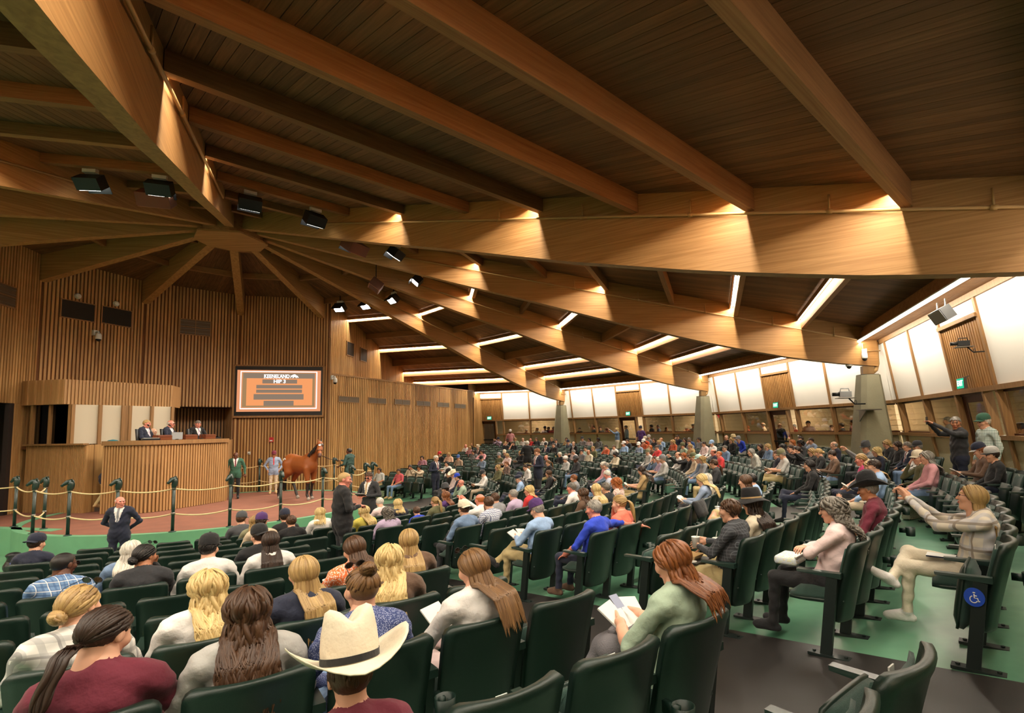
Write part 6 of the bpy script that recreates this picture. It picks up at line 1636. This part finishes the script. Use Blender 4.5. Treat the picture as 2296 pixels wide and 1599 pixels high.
# ------------------------------------------------------------------ the horse
def horse():
    CO, BK, HF_, MZ = 0,1,2,3
    pr = [((0,-.30,1.15),(0,.28,1.12),.275,.27,CO,(.86,1,1.05)),((0,-.52,1.24),(0,-.40,1.22),.25,.26,CO,(.95,1,1)),((0,.42,1.10),(0,.36,1.2),.24,.24,CO,(.82,1,1)),((0,.22,1.36),(0,.36,1.40),.13,.13,CO,(.6,1,1)),
      ((0,.42,1.25),(.05,.80,1.66),.20,.125,CO,(.62,1,1),.08),((.05,.78,1.68),(.08,.90,1.80),.115,.10,CO,(.75,1,1),.05)]
    poll = np.array([.08,.92,1.80]); muz = np.array([.30,1.16,1.44]); d = muz-poll
    pr += [(tuple(poll),tuple(poll+d*.45),.098,.088,CO,None,.03),(tuple(poll+d*.4),tuple(poll+d*.85),.085,.062,CO,None,.03),(tuple(poll+d*.85),tuple(muz),.062,.058,MZ,None,.02),(tuple(poll+d*.15+np.array([-.02,-.05,-.07])),tuple(poll+d*.45+np.array([-.01,-.02,-.04])),.07,.06,CO,None,.03)]
    for sg in (-1,1):
        e = poll+np.array([sg*.06,-.02,.08]); pr.append((tuple(e),tuple(e+np.array([sg*.025,.0,.12])),.03,.008,BK if sg<0 else CO,None,.01))
    for sx_, ky, fy, hy in ((.14,.46,.44,.50),(-.14,.40,.30,.34)):      # forelegs
        pr += [((sx_,.40,1.02),(sx_,ky,.58),.125,.062,CO),((sx_,ky,.60),(sx_,(ky+fy)/2,.52),.062,.058,BK,None,.02),((sx_,(ky+fy)/2,.52),(sx_,fy,.18),.046,.040,BK,None,.02),((sx_,fy,.18),(sx_,hy,.07),.044,.042,BK,None,.02),((sx_,hy,.06),(sx_,hy+.02,.035),.052,.058,HF_,None,.015)]
    for sx_, sy_, hk, fy, hy in ((.15,-.42,-.82,-.92,-.88),(-.15,-.36,-.58,-.42,-.36)):   # hind legs: stifle forwards, hock back
        pr += [((sx_*.8,-.48,1.15),(sx_,sy_,.92),.21,.15,CO,None,.07),((sx_,sy_,.92),(sx_,hk,.58),.13,.062,CO,None,.05),((sx_,hk+.01,.60),(sx_,hk-.01,.52),.062,.055,BK,None,.02),((sx_,hk,.53),(sx_,fy,.18),.050,.042,BK,None,.02),((sx_,fy,.18),(sx_,hy,.07),.045,.043,BK,None,.02),((sx_,hy,.06),(sx_,hy+.02,.035),.054,.060,HF_,None,.015)]
    V,F,S_ = mesh_prims(pr, .021, .045)
    coat = mat('horse_coat','#84481f',.42,var=.25,vscale=3,spec=.4); bk = mat('horse_black','#1a1210',.5); hf = mat('horse_hoof','#8d8377',.6); mz = mat('horse_muzzle','#4a2a1c',.55)
    hs = obj('horse', mesh_np('horse',V,F,[coat,bk,hf,mz],S_,True)); hs.location = (1.62,1.62,.0); hs.rotation_euler = (0,0,-38*D2R-math.pi/2*0-30*D2R); hs.scale = (1.0,1.0,1.04)
    tag(hs,'bay horse with black legs and mane standing in the show ring','horse')
    r = np.random.default_rng(4); paths = []
    for i in range(46):                                                  # mane falling on the near side
        t = r.uniform(0,1); b = np.array([0.0+.05*t,.40+.50*t,1.46+.36*t]); L = .16+.1*r.random(); P = []
        for k in range(7): u = k/6; P.append(b+np.array([(.10+.03*r.random())*math.sin(u*1.5),-.04*u-.02,.03*math.sin(u*2.6)-L*u*u]))
        paths.append((P,.012))
    for i in range(8): P = [poll+np.array([r.uniform(-.03,.03),.02,.06])+np.array([.02,.10,-.05])*k*.45 for k in range(5)]; paths.append((P,.010))
    V,F = lock_tubes(paths,0); o = obj('mane', mesh_np('mane',V,[tuple(map(int,q)) for q in F],bk,None,True), hs); o['kind']='stuff'
    paths = []
    for i in range(40):
        b = np.array([r.normal()*.02,-.75,1.22+r.normal()*.015]); L = .78+.2*r.random(); P = []
        for k in range(9): u = k/8; P.append(b+np.array([r.normal()*.008+b[0]*2*u,-.10*math.sin(min(1,u*2)*1.57)-.03*u+r.normal()*.006,-L*u]))
        paths.append((P,.015))
    V,F = lock_tubes(paths,0); o = obj('tail', mesh_np('tail',V,[tuple(map(int,q)) for q in F],bk,None,True), hs); o['kind']='stuff'
    lea = mat('halter_leather','#3a2215',.4); u = d/np.linalg.norm(d); sx_ = np.cross(u,[0,0,1]); sx_ /= np.linalg.norm(sx_); up = np.cross(sx_,u); m = MB()
    for f, ra in ((.62,.082),(.16,.112)):
        c = poll+d*f; m.tube([tuple(c+sx_*ra*math.cos(t)+up*ra*math.sin(t)) for t in np.linspace(0,6.283,17)],.009,6)
    for sg in (-1,1): m.tube([tuple(poll+d*.16+sx_*sg*.11),tuple(poll+d*.62+sx_*sg*.08)],.009,6)
    m.build('halter', lea, hs, smooth=True)
    m = MB()
    for sg in (-1,1): m.tube([tuple(poll+d*.62+sx_*sg*.085),tuple(poll+d*.64+sx_*sg*.09)],.02,8)
    m.build('halter_fitting', M_BRASS, hs, smooth=True)
    for sg in (-1,1): MB().lathe([(.0,-.016),(.012,-.01),(.016,0),(.012,.01),(0,.016)],10,tuple(poll+d*.28+sx_*sg*.085+up*.03),close=False).build('eye', M_EYE, hs, smooth=True)
    # round white hip stickers with the lot number
    M = Matrix.Translation((.262,-.52,1.30))@Matrix.Rotation(math.pi/2,4,'Y')@Matrix.Rotation(-8*D2R,4,'Y')
    MB().lathe([(.062,0),(.062,.004)],18).xform(M).build('hip_sticker', M_WHITEP, hs)
    me = text_mesh('3',.08,.002,.001); me.materials.append(M_BLACK); o = obj('sticker_number', me, hs); o.matrix_local = M@Matrix.Translation((0,0,.006))@Matrix.Rotation(math.pi/2,4,'Z')
    c = poll+d*.22+up*.098; M = frame_M(c, sx_, up); MB().lathe([(.045,0),(.045,.004)],16).xform(M).build('forehead_sticker', M_WHITEP, hs)
    return hs, poll+d*.9
HS_, MUZ = horse()
HS_.rotation_euler = (0,0,face(1,-.42)); bpy.context.view_layer.update()
a = HS_.matrix_basis@Vector(MUZ); hpos = PEOPLE[[p['label'].startswith('horse handler') for p in PEOPLE].index(True)]
b = hpos.matrix_basis@Vector((.22,.60,1.28))
o = MB().tube([tuple(a),tuple((a+b)/2+Vector((0,0,-.05))),tuple(b),tuple(b+Vector((.05,-.02,-.35))),tuple(b+Vector((.15,-.02,-.55)))],.012,6).build('lead_strap', mat('lead_leather','#2b1a12',.5), None, smooth=True); tag(o,'dark leather lead strap from the halter to the handler','lead strap')
# ------------------------------------------------------------------ signs, cameras, speakers on the right wall
M_EXG = emis('exit_green',hexc('#2fc08e'),1.1); M_EXW = emis('exit_letters',(.95,1,.97),1.5)
for A in (-15.38,14.62,44.62,74.62):
    s_ = .05 if A != -15.38 else .1; p = P2(dz(ZRAIL+.2)-.20,A)+P2(s_,A+90)
    e = empty('exit_sign', (p[0],p[1],ZRAIL+.16), (A-90)*D2R, f'green lit exit sign above the door, {WALLW[A]}', 'sign', 'exit signs')
    MB().box((0,0,0),(.34,.06,.24)).build('housing', M_STEEL, e); MB().box((0,-.034,0),(.31,.008,.21)).build('face', M_EXG, e)
    me = text_mesh('EXIT',.17,.003,.004); me.materials.append(M_EXW); t = obj('letters', me, e); t.matrix_local = Matrix.Translation((0,-.041,0))@Matrix.Rotation(math.pi/2,4,'X')@Matrix.Scale(.75,4,(1,0,0))
    MB().bar((0,.02,.12),(0,.14,.16),.04,.02).build('bracket', M_STEEL, e)
A = -15.38
p = on_fac(2112,706,A,19.55); e = empty('wall_speaker', tuple(p), A*D2R, 'grey loudspeaker hanging under the soffit at the right', 'speaker'); Ms = Matrix.Rotation(-30*D2R,4,'Y')
MB().box((0,0,0),(.20,.62,.28)).xform(Ms).build('cabinet', mat('speaker_grey','#4a4a4a',.6), e); MB().box((-.105,0,0),(.012,.58,.25)).xform(Ms).build('grille', mat('speaker_mesh','#8f8f8d',.5), e)
for y in (-.2,.2): MB().bar((0,y,.1),(.0,y,.30),.02,.03).build('hanger', M_STEEL, e)
def video_cam(p, rot, lab, pale=False, sc=1):
    e = empty('video_camera', tuple(p), rot, lab, 'video camera'); e.scale = (sc,)*3; mm_ = M_SILV if pale else M_BLACK
    bevel(MB().box((0,0,.0),(.12,.34,.17)).build('body', mm_, e)); MB().tube([(0,.17,.0),(0,.36,.0)],.055,12).build('lens', M_BLACK, e, smooth=True); MB().tube([(0,-.12,.09),(0,-.1,.17),(0,.12,.17),(0,.14,.09)],.015,6).build('handle', mm_, e, smooth=True)
    MB().box((0,0,-.12),(.3,.5,.02)).build('tray', M_STEEL, e); MB().tube([(0,-.1,-.13),(0,-.25,-.3),(0,-.55,-.3)],.022,8).build('arm', M_BLACK, e, smooth=True); MB().tube([(.04+.07*math.cos(t),-.3,-.25+.07*math.sin(t)) for t in np.linspace(0,6.283,15)],.008,6).build('cable', M_BLACK, e, smooth=True)
video_cam(on_fac(2160,770,A,dz(CAMZ+1.6)-.55), face(-1,.35), 'black video camera on an arm over the slatted door panel', sc=.6)
video_cam(at_depth(1895,884,15.6), face(-1,.15), 'pale video camera on a tray arm left of the right pillar', True)
pb = P2(20.1,BANG(3))+P2(-.2,BANG(3)+90)
sec_cam(np.array([*pb,CAMZ+2.15]), BANG(3)-120, 'white security camera on the right beam end')
p = P2(19.7,BANG(3)); e = empty('dome_camera', (p[0],p[1],zbot(19.7)), 0, 'small dome camera under the right beam end', 'camera'); MB().lathe([(.10,0),(.10,-.05),(.08,-.06)],14).build('base', M_WHITEP, e, smooth=True); MB().lathe([(.075,-.06),(.06,-.11),(.02,-.135)],14).build('dome', M_BLACK, e, smooth=True)
p = P2(19.95,BANG(3))+P2(-.42,BANG(3)+90); e = empty('bracket_shelf', (p[0],p[1],CAMZ+.42), BANG(3)*D2R, 'small grey bracket shelf on the right pillar', 'shelf'); MB().box((0,-.1,0),(.5,.5,.03)).build('plate', M_STEEL, e); MB().add([(-.2,.1,-.02),(-.2,-.3,-.02),(-.2,.1,-.35),(-.17,.1,-.02),(-.17,-.3,-.02),(-.17,.1,-.35)],[(0,1,2),(5,4,3),(0,3,4,1),(1,4,5,2),(2,5,3,0)]).build('bracket', M_STEEL, e)
# ------------------------------------------------------------------ small things among the seats
def on_floor(px, py):
    r = 14.0
    for _ in range(60): P = at_z(px,py,zfloor(r)); r = .5*r+.5*float(np.hypot(P[0],P[1]))
    return P
def seat_at(px, py, occ=None):
    return min((s for s in vis[:NOBJ] if occ is None or s['occ'] == occ), key=lambda s: float(np.hypot(*(proj(s['pos']+np.array([0,0,.8]))-np.array([px,py])))))
def on_seat(s, loc): 
    ca, sa = math.cos(s['rot']), math.sin(s['rot']); x,y,z = loc; return (s['pos'][0]+x*ca-y*sa, s['pos'][1]+x*sa+y*ca, s['pos'][2]+z)
# accessible seat sign
s = next(t for t in vis if t['sec'] == 'B' and t['k'] == 12 and t['i'] == 0)
if 'obj' in s:
    Mx = Matrix.Translation((-PITCHM/2-.030,-.06,.50))@Matrix.Rotation(-math.pi/2,4,'Y')
    d_ = MB().lathe([(.062,0),(.062,.006)],20).xform(Mx).build('accessible_sign', mat('sign_blue','#1f47b0',.4), s['obj']); d_['label'] = 'round blue wheelchair sign'
    m = MB(); m.tube([(.0,.028,.008),(.0,.034,.008)],.008,8); m.tube([(0,.022,.008),(0,-.004,.008),(.018,-.004,.008),(.024,-.026,.008),(.032,-.022,.008)],.004,6); m.tube([(.0,.010,.008),(.016,.010,.008)],.0035,6)
    m.tube([(-.004+.022*math.cos(t),-.014+.022*math.sin(t),.008) for t in np.linspace(1.9,5.9,12)],.0035,6)
    m.xform(Mx@Matrix.Rotation(-math.pi/2,4,'Z')).build('wheelchair_symbol', M_WHITEP, d_, smooth=True)
def bag(p, col, lab, w_=.36, h_=.30, dpt=.16, rot=0, pat=None):
    e = empty('handbag', tuple(p), rot, lab, 'bag'); mt = pat or cloth(col)
    m = MB(); V=[(-w_/2,-dpt/2,0),(w_/2,-dpt/2,0),(w_/2,dpt/2,0),(-w_/2,dpt/2,0),(-w_*.42,-dpt*.2,h_),(w_*.42,-dpt*.2,h_),(w_*.42,dpt*.2,h_),(-w_*.42,dpt*.2,h_)]
    bevel(m.add(V,[(0,3,2,1),(4,5,6,7),(0,1,5,4),(1,2,6,5),(2,3,7,6),(3,0,4,7)]).build('body', mt, e),.03,3); MB().tube([(-.09,0,h_-.01),(-.08,0,h_+.11),(.08,0,h_+.11),(.09,0,h_-.01)],.008,6).build('handle', cloth('brown'), e, smooth=True)
    MB().box((0,0,h_-.03),(w_*.86,dpt*.5,.03)).build('zip_band', cloth('brown'), e)
bag(on_floor(2043,1163), 'cream', 'cream handbag with dark marks standing on the green floor at the right', .40,.30,.18, 0.5, floral('bag_print','#ddd2bb','#ddd2bb','#3a332c',30))
s = seat_at(1537,1085,False); 
def cup(px, py, z, lab, col='white'):
    p = at_depth(px,py,0.1); s_ = seat_at(px,py); p = on_seat(s_, (PITCHM/2-.02,-.37,.55*1.07)); e = empty('paper_cup', p, 0, lab, 'cup'); MB().lathe([(.032,0),(.043,.13)],14).build('cup', cloth(col) if col != 'white' else M_WHITEP, e, smooth=True); MB().lathe([(.046,.13),(.046,.14),(.038,.145)],14).build('lid', M_WHITEP, e, smooth=True); MB().tube([(.0,0,.14),(.02,0,.22)],.004,6).build('straw', M_WHITEP, e)
cup(1562,1137,0,'white soda cup with straw in a cup holder right of the near aisle'); cup(1530,1220,0,'clear plastic cup in a cup holder near the aisle end seat')
# bag over a seat back and a dark jacket
s = seat_at(1525,1120,False); e = empty('black_jacket', on_seat(s,(0,-.31,.93)), s['rot'], 'black jacket draped over an empty seat back in the block right of the near aisle', 'jacket')
V = []; F = []; n1, n2 = 9, 9
for j in range(n2):
    v = -1+2*j/(n2-1)
    for i in range(n1):
        u = -1+2*i/(n1-1); V.append((u*.27, v*.09+.05*u*u+.012*math.sin(9*u+4*v), .02-.26*abs(v)**1.6+.012*math.sin(7*u)*abs(v)))
for j in range(n2-1):
    for i in range(n1-1): F.append((j*n1+i,j*n1+i+1,(j+1)*n1+i+1,(j+1)*n1+i))
o_ = obj('cloth', mesh_np('cloth',V,F,cloth('black'),None,True), e); sm_ = o_.modifiers.new('thick','SOLIDIFY'); sm_.thickness = .02; MB().tube([(-.25,.1,-.1),(-.28,.12,-.3),(-.24,.13,-.42)],[.04,.045,.035],8).build('sleeve', cloth('black'), e, smooth=True)
# grey coat on the lap of the person in the sage dress, phones in hands
def phone(o, loc, rotx_, lab, lit=True):
    e = empty('smartphone', (0,0,0), 0, lab, 'phone'); e.matrix_world = o.matrix_basis@Matrix.Translation(loc)@Matrix.Rotation(rotx_*D2R,4,'X'); bevel(MB().box((0,0,0),(.075,.009,.15)).build('body', M_BLACK, e),.004); MB().box((0,-.006,0),(.068,.002,.14)).build('screen', emis('phone_glow',(.8,.75,.78),.7) if lit else M_BLACK, e)
def find(t): return next((p for p in PEOPLE if t in p['label']), None)
p_ = find('sage dress'); 
if p_:
    phone(p_, (0,.36,.86), -50, 'smartphone held by the auburn-haired person in the sage dress')
    e = empty('grey_coat', (0,0,0), 0, 'folded grey wool coat on the lap of the person in the sage dress', 'coat'); e.matrix_world = p_.matrix_basis@Matrix.Translation((-.04,.26,.66))
    V,F,S_ = mesh_prims([((-.14,0,0),(.12,.03,.02),.085,.09,0),((-.10,.10,-.03),(.14,.12,0),.075,.07,0),((-.02,-.06,.05),(.16,0,.06),.06,.05,0),((-.16,.14,-.12),(-.08,.12,-.03),.05,.06,0)],.014,.03); obj('bundle', mesh_np('bundle',V,F,mat('grey_wool','#6f6c70',.95,bump=.5,bscale=120),None,True), e); MB().tube([(-.12,.0,.09),(.0,.05,.10),(.12,.03,.11)],.03,8).build('sleeve', MATS['grey_wool'], e, smooth=True)
p_ = find('cream plaid jacket')
if p_: phone(p_, (0,.50,1.22), 0, 'smartphone raised by the person in the cream plaid jacket', False); e = empty('blue_booklet',(0,0,0),0,'dark blue booklet on the lap of the person in the plaid jacket','booklet'); e.matrix_world = p_.matrix_basis@Matrix.Translation((-.08,.16,.665)); MB().box((0,0,0),(.16,.23,.012)).build('cover', cloth('navy'), e); MB().box((0,.004,.002),(.152,.225,.010)).build('pages', M_WHITEP, e)
p_ = find('dark jacket standing by the right windows')
if p_: phone(p_, (0,.52,1.68), 0, 'small camera lifted by the person at the right windows', False)
p_ = find('dark grey checked shirt')
if p_:
    e = empty('foam_cup',(0,0,0),0,'white foam cup held by the bearded person in the checked shirt','cup'); e.matrix_world = p_.matrix_basis@Matrix.Translation((-.03,.30,.78)); MB().lathe([(.036,0),(.046,.11),(.048,.115),(.040,.11)],16).build('cup', M_WHITEP, e, smooth=True); MB().tube([(0,0,.05),(.03,-.02,.2)],.004,6).build('spoon', M_WHITEP, e)
    e = empty('food_tray',(0,0,0),0,'black tray with a paper food boat beside the bearded person','tray'); e.matrix_world = p_.matrix_basis@Matrix.Translation((.02,.36,.63)); MB().box((0,0,0),(.36,.26,.015)).build('tray', M_BLACK, e)
    MB().add([(-.08,-.05,.01),(.08,-.05,.01),(.08,.05,.01),(-.08,.05,.01),(-.11,-.075,.06),(.11,-.075,.06),(.11,.075,.06),(-.11,.075,.06)],[(0,1,2,3),(0,4,5,1),(1,5,6,2),(2,6,7,3),(3,7,4,0)]).build('food_boat', cloth('tan'), e); MB().lathe([(.045,0),(.045,.008)],14,(-.13,-.06,.01)).build('cup_lid', M_WHITEP, e)
p_ = find('pale pink sweater, long curly')
if p_: e = empty('quilted_pouch',(0,0,0),0,'pale patterned pouch on the lap of the curly-haired person in pink','bag'); e.matrix_world = p_.matrix_basis@Matrix.Translation((.02,.32,.66)); bevel(MB().box((0,0,.04),(.30,.22,.08)).build('pouch', floral('pouch_print','#cfd6dc','#dfe6b8','#c9a0b8',60), e),.03,3); MB().box((0,-.10,.085),(.28,.02,.012)).build('zip', M_WHITEP, e)
# white tote, green bag, blue crate, black sack
p = on_seat(seat_at(1537,1090), (0,.18,.5)); bag(p,'green','dark green bag on a lap in the right rear block',.30,.24,.18,.4)
p = on_floor(60,1283); e = empty('plastic_crate', tuple(p), .3, 'blue-violet plastic crate on the green floor at the far left', 'crate')
mc = mat('crate_blue','#5560b0',.4)
for c_, d_ in (((0,0,.01),(.42,.32,.02)),((0,.155,.13),(.42,.015,.24)),((0,-.155,.13),(.42,.015,.24)),((.2,0,.13),(.015,.32,.24)),((-.2,0,.13),(.015,.32,.24))): MB().box(c_,d_).build('panel', mc, e)
p = on_floor(28,1283); e = empty('black_sack', tuple(p), 0, 'black plastic sack at the far left beside the crate', 'sack'); V,F,S_ = mesh_prims([((0,0,.12),(.02,.02,.22),.16,.14,0),((.05,0,.30),(.0,0,.36),.09,.13,0,(1,1,.5))],.02,.05); obj('sack', mesh_np('sack',V,F,mat('bin_liner','#15161a',.3,bump=.9,bscale=22),None,True), e); MB().tube([(.05+.08*math.cos(t),.08*math.sin(t),.29) for t in np.linspace(0,6.283,12)],.012,6).build('tie', M_BLACK, e)
# little black table with a bottle and a paper by the far aisle
p = on_floor(910,1112); zt_ = .72; e = empty('side_table', tuple(p), 0, 'small black folding table in front of the block by the slatted wall', 'table')
MB().box((0,0,zt_),(.62,.40,.025)).build('table_top', M_BLACK, e)
for x_,y_ in ((-.24,-.15),(.24,-.15),(-.24,.15),(.24,.15)): MB().tube([(x_*.7,y_*.8,zt_-.01),(x_*1.1,y_*1.1,0)],.015,8).build('leg', M_BLACK, e)
MB().bar((-.24,-.15,.25),(.24,-.15,.25),.02,.02).build('stretcher', M_BLACK, e)
q = (p[0]-.12,p[1],p[2]+zt_+.0125); e = empty('water_bottle', q, 0, 'small clear water bottle on the black table', 'bottle'); MB().lathe([(.03,0),(.032,.12),(.014,.16),(.014,.18)],12).build('bottle', mat('clear_plastic','#cfe0ea',.15), e, smooth=True); MB().lathe([(.015,.18),(.015,.195)],12).build('bottle_cap', M_WHITEP, e)
e = empty('paper_sheets', (p[0]+.12,p[1],p[2]+zt_+.0135), .2, 'white paper lying on the black table', 'paper'); MB().box((0,0,.004),(.3,.22,.008)).build('sheet', M_WHITEP, e); MB().box((.02,.01,.010),(.28,.2,.004)).build('sheet', M_WHITEP, e)
# notebooks of the two suited bidders' helpers, booklet on the ring floor
for t_, loc, lab in (('writing in a notebook beside the ring',(0,.30,1.20),'dark notebook held open by the person in the charcoal suit'),('amid the far rows, reading',(0,.30,1.20),'dark notebook held by the auburn-haired standing person'),('standing in front of the block',(0,.30,1.20),'white papers held by the standing white-haired person')):
    p_ = find(t_)
    if p_: e = empty('notebook',(0,0,0),0,lab,'notebook'); e.matrix_world = p_.matrix_basis@Matrix.Translation(loc)@Matrix.Rotation(-60*D2R,4,'X'); MB().box((0,0,0),(.26,.012,.19)).build('cover', M_BLACK if 'dark' in lab else M_WHITEP, e); MB().box((0,-.010,0),(.25,.01,.18)).build('pages', M_WHITEP, e)
